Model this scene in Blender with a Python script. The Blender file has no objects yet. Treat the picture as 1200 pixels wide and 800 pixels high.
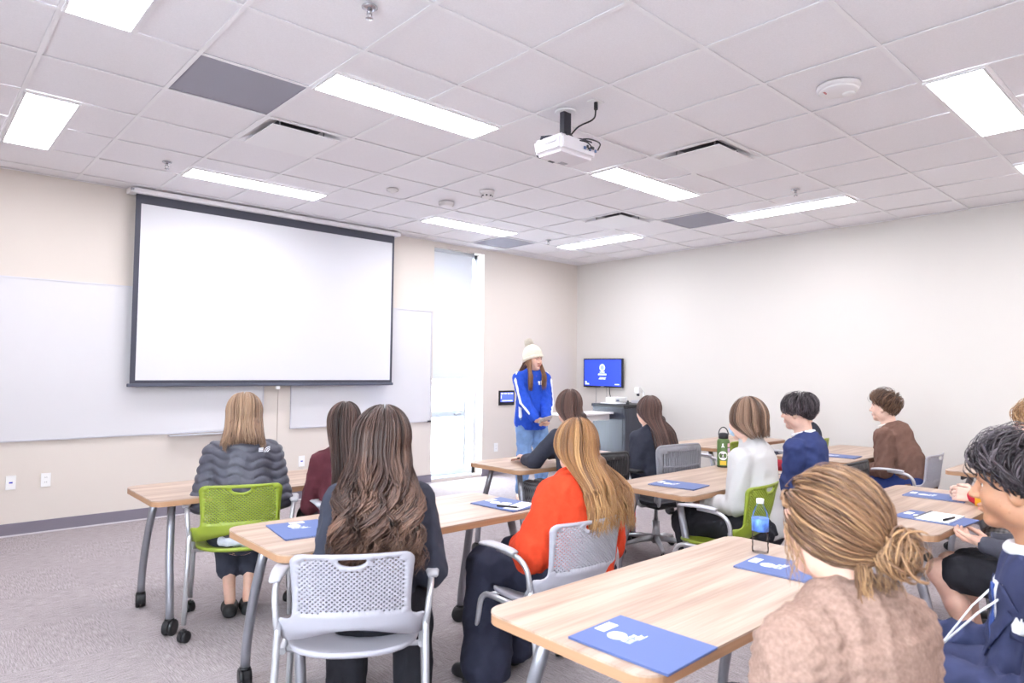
import bpy, bmesh, math, random
import numpy as np
from mathutils import Matrix, Vector
from mathutils.geometry import delaunay_2d_cdt

# ---------------------------------------------------------------- camera, world, exposure
SC = bpy.context.scene
COL = SC.collection
CAM_F, CAM_YAW, CAM_PITCH, CAM_ROLL = 787.18, .7404, .0429, .0118   # focal length in px of a 1200 px frame
CAM_LOC = Vector((-7.658, -6.912, 1.415))
cam_data = bpy.data.cameras.new('camera')
cam_data.sensor_width = 36.0
cam_data.lens = 36.0 * CAM_F / 1200.0
cam_data.clip_start = .05
cam_data.dof.use_dof = True
cam_data.dof.focus_distance = 4.6
cam_data.dof.aperture_fstop = 4.0
cam = bpy.data.objects.new('camera', cam_data)
COL.objects.link(cam)
_f = Vector((math.cos(CAM_PITCH) * math.sin(CAM_YAW), math.cos(CAM_PITCH) * math.cos(CAM_YAW), math.sin(CAM_PITCH)))
_r0 = Vector((math.cos(CAM_YAW), -math.sin(CAM_YAW), 0))
_u0 = _r0.cross(_f)
_r = math.cos(CAM_ROLL) * _r0 + math.sin(CAM_ROLL) * _u0
_u = -math.sin(CAM_ROLL) * _r0 + math.cos(CAM_ROLL) * _u0
cam.matrix_world = Matrix(((_r.x, _u.x, -_f.x, CAM_LOC.x), (_r.y, _u.y, -_f.y, CAM_LOC.y), (_r.z, _u.z, -_f.z, CAM_LOC.z), (0, 0, 0, 1)))
SC.camera = cam
world = bpy.data.worlds.new('world')
SC.world = world
world.use_nodes = True
world.node_tree.nodes['Background'].inputs[0].default_value = (.84, .92, 1.0, 1)
world.node_tree.nodes['Background'].inputs[1].default_value = 20.0
LIGHT_STRENGTH = 19.0
SC.view_settings.view_transform = 'Standard'
SC.view_settings.look = 'None'
SC.view_settings.gamma = 1.0
SC.view_settings.use_curve_mapping = False
SC.view_settings.exposure = 0.57
SC.cycles.use_denoising = True
SC.cycles.max_bounces = 8
SC.cycles.diffuse_bounces = 5
SC.cycles.sample_clamp_indirect = 8.0

# ---------------------------------------------------------------- helpers
def lin(c):
    return tuple(((v / 255) / 12.92 if v / 255 <= .04045 else ((v / 255 + .055) / 1.055) ** 2.4) for v in c)

MATS = {}
def mat(name, rgb, rough=.5, metal=0.0, noise=None, bump=None, spec=None, emit=None, coat=0.0):
    """procedural material: noise=(scale xyz, amount), bump=(scale, strength)"""
    if name in MATS:
        return MATS[name]
    m = bpy.data.materials.new(name)
    m.use_nodes = True
    nt = m.node_tree
    b = nt.nodes['Principled BSDF']
    c = lin(rgb)
    b.inputs['Base Color'].default_value = (*c, 1)
    b.inputs['Roughness'].default_value = rough
    b.inputs['Metallic'].default_value = metal
    if spec is not None:
        b.inputs['Specular IOR Level'].default_value = spec
    if coat:
        b.inputs['Coat Weight'].default_value = coat
    tc = None
    if noise or bump:
        tc = nt.nodes.new('ShaderNodeTexCoord')
    if noise:
        sc, amt = noise
        mp = nt.nodes.new('ShaderNodeMapping')
        mp.inputs['Scale'].default_value = sc if hasattr(sc, '__len__') else (sc, sc, sc)
        nt.links.new(tc.outputs['Object'], mp.inputs['Vector'])
        n = nt.nodes.new('ShaderNodeTexNoise')
        n.inputs['Scale'].default_value = 1.0
        n.inputs['Detail'].default_value = 4.0
        nt.links.new(mp.outputs[0], n.inputs['Vector'])
        mr = nt.nodes.new('ShaderNodeMapRange')
        mr.inputs['From Min'].default_value = .3
        mr.inputs['From Max'].default_value = .7
        mr.inputs['To Min'].default_value = 1 - amt
        mr.inputs['To Max'].default_value = 1 + amt
        nt.links.new(n.outputs['Fac'], mr.inputs['Value'])
        hs = nt.nodes.new('ShaderNodeHueSaturation')
        hs.inputs['Color'].default_value = (*c, 1)
        nt.links.new(mr.outputs[0], hs.inputs['Value'])
        nt.links.new(hs.outputs[0], b.inputs['Base Color'])
    if bump:
        sc, st = bump
        mp = nt.nodes.new('ShaderNodeMapping')
        mp.inputs['Scale'].default_value = sc if hasattr(sc, '__len__') else (sc, sc, sc)
        nt.links.new(tc.outputs['Object'], mp.inputs['Vector'])
        n = nt.nodes.new('ShaderNodeTexNoise')
        n.inputs['Scale'].default_value = 1.0
        n.inputs['Detail'].default_value = 3.0
        nt.links.new(mp.outputs[0], n.inputs['Vector'])
        bp = nt.nodes.new('ShaderNodeBump')
        bp.inputs['Strength'].default_value = st
        bp.inputs['Distance'].default_value = .004
        nt.links.new(n.outputs['Fac'], bp.inputs['Height'])
        nt.links.new(bp.outputs[0], b.inputs['Normal'])
    if emit:
        b.inputs['Emission Color'].default_value = (*lin(emit[0]), 1)
        b.inputs['Emission Strength'].default_value = emit[1]
    MATS[name] = m
    return m

def put(o, parent=None, label=None, cat=None, group=None, kind=None):
    COL.objects.link(o)
    if parent is not None:
        o.parent = parent
    if label: o['label'] = label
    if cat: o['category'] = cat
    if group: o['group'] = group
    if kind: o['kind'] = kind
    return o

def thing(name, label, cat, loc=(0, 0, 0), rz=0.0, group=None):
    o = bpy.data.objects.new(name, None)
    o.empty_display_size = .05
    o.location = loc
    o.rotation_euler = (0, 0, rz)
    return put(o, None, label, cat, group)

def mesh_np(name, V, Fq, smooth=True):
    """V (n,3), Fq (m,k) int"""
    me = bpy.data.meshes.new(name)
    V = np.asarray(V, np.float32); Fq = np.asarray(Fq, np.int32)
    k = Fq.shape[1]
    me.vertices.add(len(V)); me.vertices.foreach_set('co', V.ravel())
    me.loops.add(Fq.size); me.loops.foreach_set('vertex_index', Fq.ravel())
    me.polygons.add(len(Fq)); me.polygons.foreach_set('loop_start', np.arange(len(Fq), dtype=np.int32) * k)
    if smooth:
        me.polygons.foreach_set('use_smooth', np.ones(len(Fq), bool))
    me.update(calc_edges=True)
    return me

class B:
    """collects shapes into one mesh"""
    def __init__(s):
        s.v = []; s.f = []; s.sm = []
    def add(s, V, F, smooth=False):
        o = len(s.v); s.v += [tuple(p) for p in V]; s.f += [[i + o for i in f] for f in F]; s.sm += [smooth] * len(F)
        return s
    def box(s, x0, x1, y0, y1, z0, z1, bev=0.0):
        if bev <= 0:
            V = [(x, y, z) for x in (x0, x1) for y in (y0, y1) for z in (z0, z1)]
            F = [(0, 1, 3, 2), (4, 6, 7, 5), (0, 4, 5, 1), (2, 3, 7, 6), (0, 2, 6, 4), (1, 5, 7, 3)]
            return s.add(V, F)
        bm = bmesh.new()
        bmesh.ops.create_cube(bm, size=1)
        bmesh.ops.scale(bm, vec=(x1 - x0, y1 - y0, z1 - z0), verts=bm.verts)
        bmesh.ops.translate(bm, vec=((x0 + x1) / 2, (y0 + y1) / 2, (z0 + z1) / 2), verts=bm.verts)
        bmesh.ops.bevel(bm, geom=bm.edges[:], offset=bev, segments=2, affect='EDGES', profile=.5)
        return s.bm(bm)
    def bm(s, bm, smooth=False):
        bm.verts.index_update()
        s.add([v.co[:] for v in bm.verts], [[v.index for v in f.verts] for f in bm.faces], smooth)
        bm.free()
        return s
    def tube(s, pts, rad, n=10, closed=False, caps=True):
        P = [Vector(p) for p in pts]; m = len(P)
        R = rad if hasattr(rad, '__len__') else [rad] * m
        up = None; V = []; F = []
        for i in range(m):
            if closed: t = (P[(i + 1) % m] - P[i - 1]).normalized()
            else: t = (P[min(i + 1, m - 1)] - P[max(i - 1, 0)]).normalized()
            if up is None:
                up = Vector((0, 0, 1)) if abs(t.z) < .9 else Vector((1, 0, 0))
            up = (up - t * up.dot(t)).normalized(); w = t.cross(up)
            for k in range(n):
                a = 2 * math.pi * k / n
                V.append(P[i] + (up * math.cos(a) + w * math.sin(a)) * R[i])
        for i in range(m if closed else m - 1):
            j = (i + 1) % m
            for k in range(n):
                F.append((i * n + k, i * n + (k + 1) % n, j * n + (k + 1) % n, j * n + k))
        s.add(V, F, True)
        if caps and not closed:
            o = len(s.v) - len(V)
            s.f.append([o + k for k in range(n)][::-1]); s.sm.append(False)
            s.f.append([o + (m - 1) * n + k for k in range(n)]); s.sm.append(False)
        return s
    def lathe(s, prof, c=(0, 0, 0), n=24, axis='z', smooth=True):
        V = []; F = []; m = len(prof)
        for r, h in prof:
            for k in range(n):
                a = 2 * math.pi * k / n
                p = (r * math.cos(a), r * math.sin(a), h)
                if axis == 'x': p = (p[2], p[0], p[1])
                elif axis == 'y': p = (p[1], p[2], p[0])
                V.append((p[0] + c[0], p[1] + c[1], p[2] + c[2]))
        for i in range(m - 1):
            for k in range(n):
                F.append((i * n + k, i * n + (k + 1) % n, (i + 1) * n + (k + 1) % n, (i + 1) * n + k))
        s.add(V, F, smooth)
        o = len(s.v) - len(V)
        s.f.append([o + k for k in range(n)][::-1]); s.sm.append(False)
        s.f.append([o + (m - 1) * n + k for k in range(n)]); s.sm.append(False)
        return s
    def prism(s, poly, z0, z1):
        n = len(poly)
        V = [(x, y, z0) for x, y in poly] + [(x, y, z1) for x, y in poly]
        F = [list(range(n))[::-1], list(range(n, 2 * n))] + [(i, (i + 1) % n, n + (i + 1) % n, n + i) for i in range(n)]
        return s.add(V, F)
    def mesh(s, name):
        me = bpy.data.meshes.new(name)
        me.from_pydata(s.v, [], s.f)
        me.polygons.foreach_set('use_smooth', s.sm)
        bm = bmesh.new(); bm.from_mesh(me)
        bmesh.ops.recalc_face_normals(bm, faces=bm.faces)
        bm.to_mesh(me); bm.free()
        me.update()
        return me
    def obj(s, name, m, parent=None, **kw):
        me = s.mesh(name)
        me.materials.append(m)
        o = bpy.data.objects.new(name, me)
        return put(o, parent, **kw)

def smooth_path(pts, r=.05, n=5):
    """polyline with rounded corners"""
    P = [Vector(p) for p in pts]; out = [P[0]]
    for i in range(1, len(P) - 1):
        a, b, c = P[i - 1], P[i], P[i + 1]
        d1 = min(r, (a - b).length * .45); d2 = min(r, (c - b).length * .45)
        p = b + (a - b).normalized() * d1; q = b + (c - b).normalized() * d2
        for k in range(n + 1):
            t = k / n
            out.append(p * (1 - t) ** 2 + b * 2 * t * (1 - t) + q * t * t)
    out.append(P[-1])
    return out

def kids(o):
    return [c for c in bpy.data.objects if c.parent == o]

def copy_tree(o, parent=None):
    c = o.copy(); COL.objects.link(c); c.parent = parent
    for ch in kids(o):
        copy_tree(ch, c)
    return c

def rrect(w, d, r, n=6, cx=0, cy=0):
    pts = []
    for sx, sy, a0 in ((1, 1, 0), (-1, 1, 90), (-1, -1, 180), (1, -1, 270)):
        for k in range(n + 1):
            a = math.radians(a0 + 90 * k / n)
            pts.append((cx + sx * (w / 2 - r) + r * math.cos(a), cy + sy * (d / 2 - r) + r * math.sin(a)))
    return pts

# ---------------------------------------------------------------- room
H = 3.037
XL, XR, YF, YB = -9.3, 0.0, 0.0, -9.0
WALL = mat('wall_paint', (215, 206, 198), .75, bump=(900, .05))
WALL2 = mat('wall_paint_right', (209, 204, 199), .75, bump=(900, .05))
CEIL = mat('ceiling_tile', (244, 242, 245), .9, noise=(160, .03), bump=(420, .25))
GRID = mat('ceiling_grid', (246, 245, 247), .5)
BASE = mat('baseboard_rubber', (122, 116, 128), .6)
WHITE = mat('white_plastic', (240, 240, 240), .4)
BLACK = mat('black_plastic', (26, 26, 30), .45)
DARK = mat('dark_grey', (62, 62, 70), .5)
METAL = mat('silver_metal', (176, 176, 182), .35, .75)
CHROME = mat('chrome', (190, 190, 195), .2, 1.0)

def carpet():
    m = bpy.data.materials.new('carpet'); m.use_nodes = True
    nt = m.node_tree; b = nt.nodes['Principled BSDF']; b.inputs['Roughness'].default_value = .95
    b.inputs['Specular IOR Level'].default_value = .1
    tc = nt.nodes.new('ShaderNodeTexCoord')
    def noise(scale, det=3.0):
        mp = nt.nodes.new('ShaderNodeMapping'); mp.inputs['Scale'].default_value = scale
        nt.links.new(tc.outputs['Object'], mp.inputs['Vector'])
        n = nt.nodes.new('ShaderNodeTexNoise'); n.inputs['Scale'].default_value = 1; n.inputs['Detail'].default_value = det
        nt.links.new(mp.outputs[0], n.inputs['Vector'])
        return n.outputs['Fac']
    # quarter-turned carpet squares: the pile runs along x in one square and along y in the next
    ch = nt.nodes.new('ShaderNodeTexChecker'); ch.inputs['Scale'].default_value = 1 / .61
    nt.links.new(tc.outputs['Object'], ch.inputs['Vector'])
    mx = nt.nodes.new('ShaderNodeMix')
    nt.links.new(ch.outputs['Fac'], mx.inputs[0]); nt.links.new(noise((14, 220, 1)), mx.inputs[2]); nt.links.new(noise((220, 14, 1)), mx.inputs[3])
    mx2 = nt.nodes.new('ShaderNodeMix'); mx2.inputs[0].default_value = .4
    nt.links.new(mx.outputs[0], mx2.inputs[2]); nt.links.new(noise((150, 150, 1), 2), mx2.inputs[3])
    cr = nt.nodes.new('ShaderNodeValToRGB')
    cr.color_ramp.elements[0].position = .30; cr.color_ramp.elements[0].color = (*lin((120, 111, 113)), 1)
    cr.color_ramp.elements[1].position = .70; cr.color_ramp.elements[1].color = (*lin((190, 181, 183)), 1)
    nt.links.new(mx2.outputs[0], cr.inputs[0]); nt.links.new(cr.outputs[0], b.inputs['Base Color'])
    bp = nt.nodes.new('ShaderNodeBump'); bp.inputs['Strength'].default_value = .4; bp.inputs['Distance'].default_value = .004
    nt.links.new(mx2.outputs[0], bp.inputs['Height']); nt.links.new(bp.outputs[0], b.inputs['Normal'])
    return m

B().box(XL, XR, YB, YF, -.12, 0).obj('floor', carpet(), kind='structure')
# front wall in segments round the tall window; a narrow reveal joint runs down between two of its panels
WT = .28
WX0, WX1 = -2.69, -1.865       # window opening
SEAM = -4.68
wf = B().box(XL - .2, SEAM - .004, YF, YF + WT, 0, H + .1)
wf.box(SEAM + .004, WX0, YF, YF + WT, 0, H + .1).box(SEAM - .004, SEAM + .004, YF + .012, YF + WT, 0, H + .1)
wf.box(WX1, XR + .2, YF, YF + WT, 0, H + .1).box(WX0, WX1, YF, YF + WT, 2.97, H + .1).box(WX0, WX1, YF, YF + WT, -.12, .035)
wf.obj('wall_front', WALL, kind='structure')
B().box(XR, XR + .2, YB - .2, YF, 0, H + .1).obj('wall_right', WALL2, kind='structure')
ADDED_WIN = [(-6.2, -4.7), (-8.5, -7.0)]      # unseen windows added in the left wall to bring in more daylight
wl_ = B().box(XL - .2, XL, YB - .2, YF, 0, .95).box(XL - .2, XL, YB - .2, YF, 2.55, H + .1)
_e = [YB - .2] + [v for w in sorted(ADDED_WIN) for v in w] + [YF]
for _k in range(0, len(_e), 2): wl_.box(XL - .2, XL, _e[_k], _e[_k + 1], .95, 2.55)
wl_.obj('wall_left', WALL, kind='structure')
B().box(XL, XR, YB - .2, YB, 0, H + .1).obj('wall_back', WALL, kind='structure')
def baseboard(name, x0, x1, y0, y1):
    B().box(x0, x1, y0, y1, 0, .105, .003).obj(name, BASE, kind='structure')
baseboard('baseboard_front_left', XL, WX0, -.014, 0)
baseboard('baseboard_front_right', WX1, XR, -.014, 0)
baseboard('baseboard_right', -.014, 0, YB, -.016)
baseboard('baseboard_left', XL, XL + .014, YB, -.016)
baseboard('baseboard_back', XL, XR, YB, YB + .014)
B().box(XL, WX0, -.026, -.0145, 0, .012, .002).obj('trim_1', mat('edge_trim', (205, 200, 205), .5), kind='structure')

# ceiling: T-bar grid on a 0.6096 m module, tiles as single pieces
G = .6096
GX, GY = -6.5614, -3.285
def gx(i): return GX + i * G
def gy(j): return GY + j * G
ceil = B().box(XL, XR, YB, YF, H + .075, H + .18).obj('ceiling', GRID, kind='structure')
I0, I1, J0, J1 = -4, 10, -9, 5
XLIGHTS = [(1, 3.5), (5, 3.5), (1, -.5), (5, -.5), (1, -4.5), (5, -4.5), (1, -8.5), (5, -8.5)]                     # along x
YLIGHTS = [(-1, 2), (8.5, 2), (-1, -2), (8.5, -2), (-1, -6), (8.5, -6)]                                            # along y
GREY = [(0, 0), (7, 4), (8, 0)]
VENTS = [(1, 1), (7, 1), (5, -2)]
holes = {}
for i, j in XLIGHTS:
    for k in (0, 1): holes[(i + k, math.floor(j))] = ('y', j - math.floor(j))
for i, j in YLIGHTS:
    for k in (0, 1): holes[(math.floor(i), j + k)] = ('x', i - math.floor(i))
bar = B()
def clampx(x): return max(XL, min(XR, x))
def clampy(y): return max(YB, min(YF, y))
bw = .012
for i in range(I0, I1 + 1):
    x = gx(i); bar.box(x - bw, x + bw, YB, YF, H, H + .004)
for j in range(J0, J1 + 1):
    y = gy(j)
    bar.box(XL, XR, y - bw, y + bw, H - .0005, H + .0035)
for i, j in XLIGHTS: bar.box(gx(i), gx(i + 2), gy(math.floor(j) + .5) - bw, gy(math.floor(j) + .5) + bw, H - .001, H + .003)
for i, j in YLIGHTS: bar.box(gx(math.floor(i) + .5) - bw, gx(math.floor(i) + .5) + bw, gy(j), gy(j + 2), H - .001, H + .003)
# wall angle
bar.box(XL, XR, YF - .02, YF, H - .001, H + .003).box(XR - .02, XR, YB, YF, H - .0015, H + .0025)
bar.obj('grid_bar', GRID, ceil)
TM = {}
def tile(x0, x1, y0, y1, m=CEIL, name='ceiling_tile', parent=ceil):
    w, d = round(x1 - x0, 4), round(y1 - y0, 4)
    if w < .03 or d < .03: return
    key = (w, d, m.name)
    if key not in TM:
        me = B().box(-w / 2, w / 2, -d / 2, d / 2, .009, .024).mesh(name); me.materials.append(m); TM[key] = me
    o = bpy.data.objects.new(name, TM[key]); o.location = ((x0 + x1) / 2, (y0 + y1) / 2, H)
    return put(o, parent)
GREYM = mat('grey_return_grille', (158, 157, 168), .8, bump=(700, .5))
for i in range(I0 - 1, I1 + 1):
    for j in range(J0 - 1, J1 + 1):
        x0, x1 = clampx(gx(i) + .004), clampx(gx(i + 1) - .004)
        y0, y1 = clampy(gy(j) + .004), clampy(gy(j + 1) - .004)
        if i == I0 - 1: x0 = XL
        if x1 - x0 < .03 or y1 - y0 < .03 or (i, j) in VENTS: continue
        if (i, j) in GREY:
            tile(x0, x1, y0, y1, GREYM, 'return_air_panel'); continue
        if (i, j) in holes:
            ax, fr = holes[(i, j)]
            if ax == 'y':
                if fr == .5: y1 = gy(j + .5)
                else: y0 = gy(j + .5)
            else:
                if fr == .5: x1 = gx(i + .5)
                else: x0 = gx(i + .5)
        tile(x0, x1, y0, y1)

# ceiling lights (one-by-four-foot troffers)
EMIT = mat('light_panel', (255, 255, 255), .6, emit=((250, 250, 255), LIGHT_STRENGTH))
LFRAME = mat('light_frame', (240, 240, 242), .4)
def troffer(x0, x1, y0, y1, label):
    cx, cy = (x0 + x1) / 2, (y0 + y1) / 2; w, d = (x1 - x0) / 2 - .006, (y1 - y0) / 2 - .006
    t = thing('ceiling_light', label, 'ceiling light', (cx, cy, H - .005), 0, 'ceiling troffer lights')
    f = .014
    fb = B().box(-w, w, -d, -d + f, -.004, .03).box(-w, w, d - f, d, -.004, .03).box(-w, -w + f, -d + f, d - f, -.004, .03).box(w - f, w, -d + f, d - f, -.004, .03)
    fb.obj('frame', LFRAME, t)
    B().box(-w + f, w - f, -d + f, d - f, .0, .02).obj('diffuser', EMIT, t)
near = {(1, 3.5): 'lit strip light just in front of the projection screen top', (5, 3.5): 'lit strip light near the window top between two domes and a grey panel',
        (1, -.5): 'lit strip light beside the square vent and the grey panel, before the projector', (5, -.5): 'lit strip light just beyond the ceiling projector',
        (1, -4.5): 'lit strip light beside the round white speaker and the projector cable', (5, -4.5): 'lit strip light just past the round white ceiling speaker',
        (-1, 2): 'lit strip light pointing at the whiteboard wall near the left sprinkler', (8.5, 2): 'lit strip light above the wall television corner',
        (-1, -2): 'lit strip light two tiles left of the grey return panel', (8.5, -2): 'lit strip light running beside the right wall from the grey panel',
        (8.5, -6): 'lit strip light along the right wall farthest from the television'}
for i, j in XLIGHTS: troffer(gx(i), gx(i + 2), gy(j), gy(j + .5), near.get((i, j), 'lit strip light behind the navy-suited man near the back wall' if i == 5 else 'lit strip light behind the bun-haired woman near the back wall'))
for i, j in YLIGHTS: troffer(gx(i), gx(i + .5), gy(j), gy(j + 2), near.get((i, j), 'lit strip light beside the left wall at the back of the room'))

# supply vents: square plate hung below an open cone
def vent(i, j, label):
    t = thing('air_vent', label, 'air vent', (gx(i + .5), gy(j + .5), H), 0, 'square ceiling diffusers')
    w = .285; b = B()
    P = [(.298, -.001), (.282, -.001), (.27, .006), (.16, .06)]
    for (a, za), (c, zc) in zip(P[:-1], P[1:]):
        V = [(-a, -a, za), (a, -a, za), (a, a, za), (-a, a, za), (-c, -c, zc), (c, -c, zc), (c, c, zc), (-c, c, zc)]
        b.add(V, [(k, (k + 1) % 4, 4 + (k + 1) % 4, 4 + k) for k in range(4)])
    b.obj('cone_frame', GRID, t)
    B().box(-.16, .16, -.16, .16, .059, .063).obj('duct_opening', DARK, t)
    p = B().box(-.245, .245, -.245, .245, -.02, -.012, .003).obj('face_plate', GRID, t)
    for sx in (-1, 1):
        for sy in (-1, 1):
            B().tube([(sx * .16, sy * .16, -.015), (sx * .16, sy * .16, .046)], .006, 6).obj('hanger', METAL, p)
vent(1, 1, 'square supply vent beside the grey return panel'); vent(7, 1, 'square supply vent beside the grey panel toward the right wall')
vent(5, -2, 'square supply vent behind the projector')

def sprinkler(i, j, label):
    t = thing('sprinkler', label, 'sprinkler', (gx(i), gy(j), H), 0, 'fire sprinklers')
    B().lathe([(.036, 0), (.036, -.004), (.022, -.012), (.014, -.013)], n=16).obj('escutcheon', CHROME, t)
    b = B().lathe([(.010, -.012), (.010, -.03), (.006, -.032)], n=10)
    b.tube([(.011, 0, -.025), (.012, 0, -.04), (.002, 0, -.052)], .0025, 6).tube([(-.011, 0, -.025), (-.012, 0, -.04), (-.002, 0, -.052)], .0025, 6)
    b.obj('body', CHROME, t)
    B().lathe([(.004, -.05), (.017, -.053), (.017, -.055), (.004, -.056)], n=14).obj('deflector', CHROME, t)
sprinkler(.67, -1.65, 'chrome sprinkler between two strip lights, nearest the projector'); sprinkler(.7, 3.5, 'chrome sprinkler before the left end of the projection screen')
sprinkler(7.9, 3.6, 'chrome sprinkler near the grey panel by the window'); sprinkler(7.7, -1.6, 'chrome sprinkler beside the strip light along the right wall')
def dome(i, j, prof, label, name='smoke_detector', cat='detector'):
    t = thing(name, label, cat, (gx(i), gy(j), H))
    B().lathe(prof[:4], n=28).obj('base', mat('detector_white', (226, 222, 222), .5), t)
    B().lathe(prof[3:], n=28).obj('cap', mat('detector_cap', (236, 233, 233), .5), t)
    return t
dome(3.53, 2.55, [(.035, 0), (.055, 0), (.055, -.01), (.045, -.018), (.03, -.02), (.02, -.032), (.006, -.034)], 'small low round detector closest to the screen', 'occupancy_sensor', 'sensor')
dome(4.56, 2.6, [(.07, 0), (.075, 0), (.075, -.03), (.07, -.036), (.05, -.04), (.02, -.041), (.004, -.041)], 'flat white round disc between the other two domes', 'ceiling_disc', 'sensor')
t = dome(4.59, 1.63, [(.06, 0), (.068, 0), (.064, -.02), (.05, -.035), (.046, -.055), (.03, -.065), (.01, -.067)], 'white smoke detector with a slotted nose')
for k in range(8):
    a = k * math.pi / 4
    B().box(.044, .052, -.008, .008, -.052, -.04).obj('slot', DARK, t).rotation_euler = (0, 0, a)
t = dome(4.53, -3.46, [(.095, 0), (.115, 0), (.115, -.014), (.108, -.026), (.095, -.034), (.06, -.036), (.01, -.037)], 'large round white ceiling speaker with side lens', 'ceiling_speaker', 'speaker')
B().lathe([(.036, -.03), (.034, -.04), (.028, -.043), (.01, -.044)], c=(.055, -.035, 0), n=20).obj('lens', WHITE, t)
B().box(-.06, -.02, .05, .062, -.036, -.03).obj('indicator', mat('red_mark', (180, 110, 110), .6), t)

# ---------------------------------------------------------------- window with a roller blind
ALU = mat('window_frame', (214, 220, 226), .4, .2)
def glass_mat():
    m = bpy.data.materials.new('window_glass'); m.use_nodes = True; nt = m.node_tree
    nt.nodes.remove(nt.nodes['Principled BSDF'])
    g = nt.nodes.new('ShaderNodeBsdfGlossy'); g.inputs['Roughness'].default_value = .02
    tr = nt.nodes.new('ShaderNodeBsdfTransparent'); tr.inputs[0].default_value = (.96, .98, .99, 1)
    mx = nt.nodes.new('ShaderNodeMixShader'); mx.inputs[0].default_value = .06
    nt.links.new(tr.outputs[0], mx.inputs[1]); nt.links.new(g.outputs[0], mx.inputs[2])
    nt.links.new(mx.outputs[0], nt.nodes['Material Output'].inputs[0])
    return m
GLASS = glass_mat()
win = bpy.data.objects.new('window_1', None); win.location = ((WX0 + WX1) / 2, YF, 0); put(win, None, kind='structure')
cx = (WX0 + WX1) / 2; hw = (WX1 - WX0) / 2
fy0, fy1 = .15, .21
B().box(-hw, -hw + .045, fy0, fy1, .035, 2.97).obj('jamb', ALU, win)
B().box(hw - .045, hw, fy0, fy1, .035, 2.97).obj('jamb', ALU, win)
B().box(-hw, hw, fy0, fy1, 2.92, 2.97).obj('head', ALU, win)
B().box(-hw, hw, fy0, fy1, .035, .12).obj('sill_rail', ALU, win)
B().box(-hw + .03, hw - .16, -.0, .13, .035, .05).obj('floor_sill', ALU, win)
B().box(hw - .20, hw - .155, fy0, fy1, .12, 2.92).obj('mullion', ALU, win)
rl = B().box(-hw + .045, hw - .2, fy0 - .005, fy1, .80, .87).obj('push_bar_rail', mat('rail_pale', (196, 208, 222), .4), win)
B().box(.05, .15, .115, .15, .822, .842, .004).obj('handle', METAL, rl)
B().tube([(.12, .12, .83), (.16, .11, .855)], .006, 8).obj('lever', METAL, rl)
B().box(-hw + .045, hw - .2, .178, .184, .12, .80).obj('pane', GLASS, win)
B().box(-hw + .045, hw - .2, .178, .184, .87, 2.92).obj('pane', GLASS, win)
B().box(hw - .155, hw - .045, .178, .184, .12, 2.92).obj('pane', GLASS, win)
def blind_mat():
    m = bpy.data.materials.new('blind_fabric'); m.use_nodes = True; nt = m.node_tree
    nt.nodes.remove(nt.nodes['Principled BSDF'])
    d = nt.nodes.new('ShaderNodeBsdfDiffuse'); d.inputs[0].default_value = (.72, .74, .78, 1)
    tr = nt.nodes.new('ShaderNodeBsdfTranslucent'); tr.inputs[0].default_value = (.7, .74, .8, 1)
    mx = nt.nodes.new('ShaderNodeMixShader'); mx.inputs[0].default_value = .09
    nt.links.new(d.outputs[0], mx.inputs[1]); nt.links.new(tr.outputs[0], mx.inputs[2])
    nt.links.new(mx.outputs[0], nt.nodes['Material Output'].inputs[0])
    return m
t = thing('roller_blind', 'pale roller blind pulled halfway down the tall window', 'blind', (cx, .06, 0))
B().box(-hw + .01, hw - .15, 0, .002, 1.30, 2.93).obj('fabric', blind_mat(), t)
B().box(-hw + .01, hw - .15, -.006, .008, 1.285, 1.305, .003).obj('hem_bar', mat('hem_bar', (225, 228, 232), .5), t)
B().tube([(-hw + .01, .001, 2.945), (hw - .15, .001, 2.945)], .022, 14).obj('roller_tube', mat('roller', (200, 204, 210), .5), t)
for sx in (-hw + .012, hw - .152): B().box(sx - .008, sx + .008, -.03, .03, 2.915, 2.97).obj('bracket', METAL, t)
# outside: snow-bright ground
B().box(-12, 8, YF + WT + .01, 30, -.3, -.15).obj('ground_outside', mat('pale_concrete', (232, 234, 238), .9, noise=(1.5, .05)), kind='structure')

for n_, (y0, y1) in enumerate(ADDED_WIN):
    w_ = bpy.data.objects.new('window_%d' % (n_ + 2), None); w_.location = (XL - .1, (y0 + y1) / 2, 0); put(w_, None, kind='structure')  # added out of view, only to light the room from the left
    hy = (y1 - y0) / 2
    for a_ in ((-hy, -hy + .05, .95, 2.55), (hy - .05, hy, .95, 2.55), (-.025, .025, 1.0, 2.5)): B().box(-.03, .03, a_[0], a_[1], a_[2], a_[3]).obj('jamb', ALU, w_)
    B().box(-.03, .03, -hy, hy, 2.5, 2.55).obj('head', ALU, w_); B().box(-.03, .10, -hy, hy, .95, 1.0).obj('sill', ALU, w_)
    for a_ in ((-hy + .05, -.025), (.025, hy - .05)): B().box(-.003, .003, a_[0], a_[1], 1.0, 2.5).obj('pane', GLASS, w_)
B().box(-40, XL - .25, -25, 30, -.3, -.15).obj('ground_beside', MATS['pale_concrete'], kind='structure')

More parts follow.
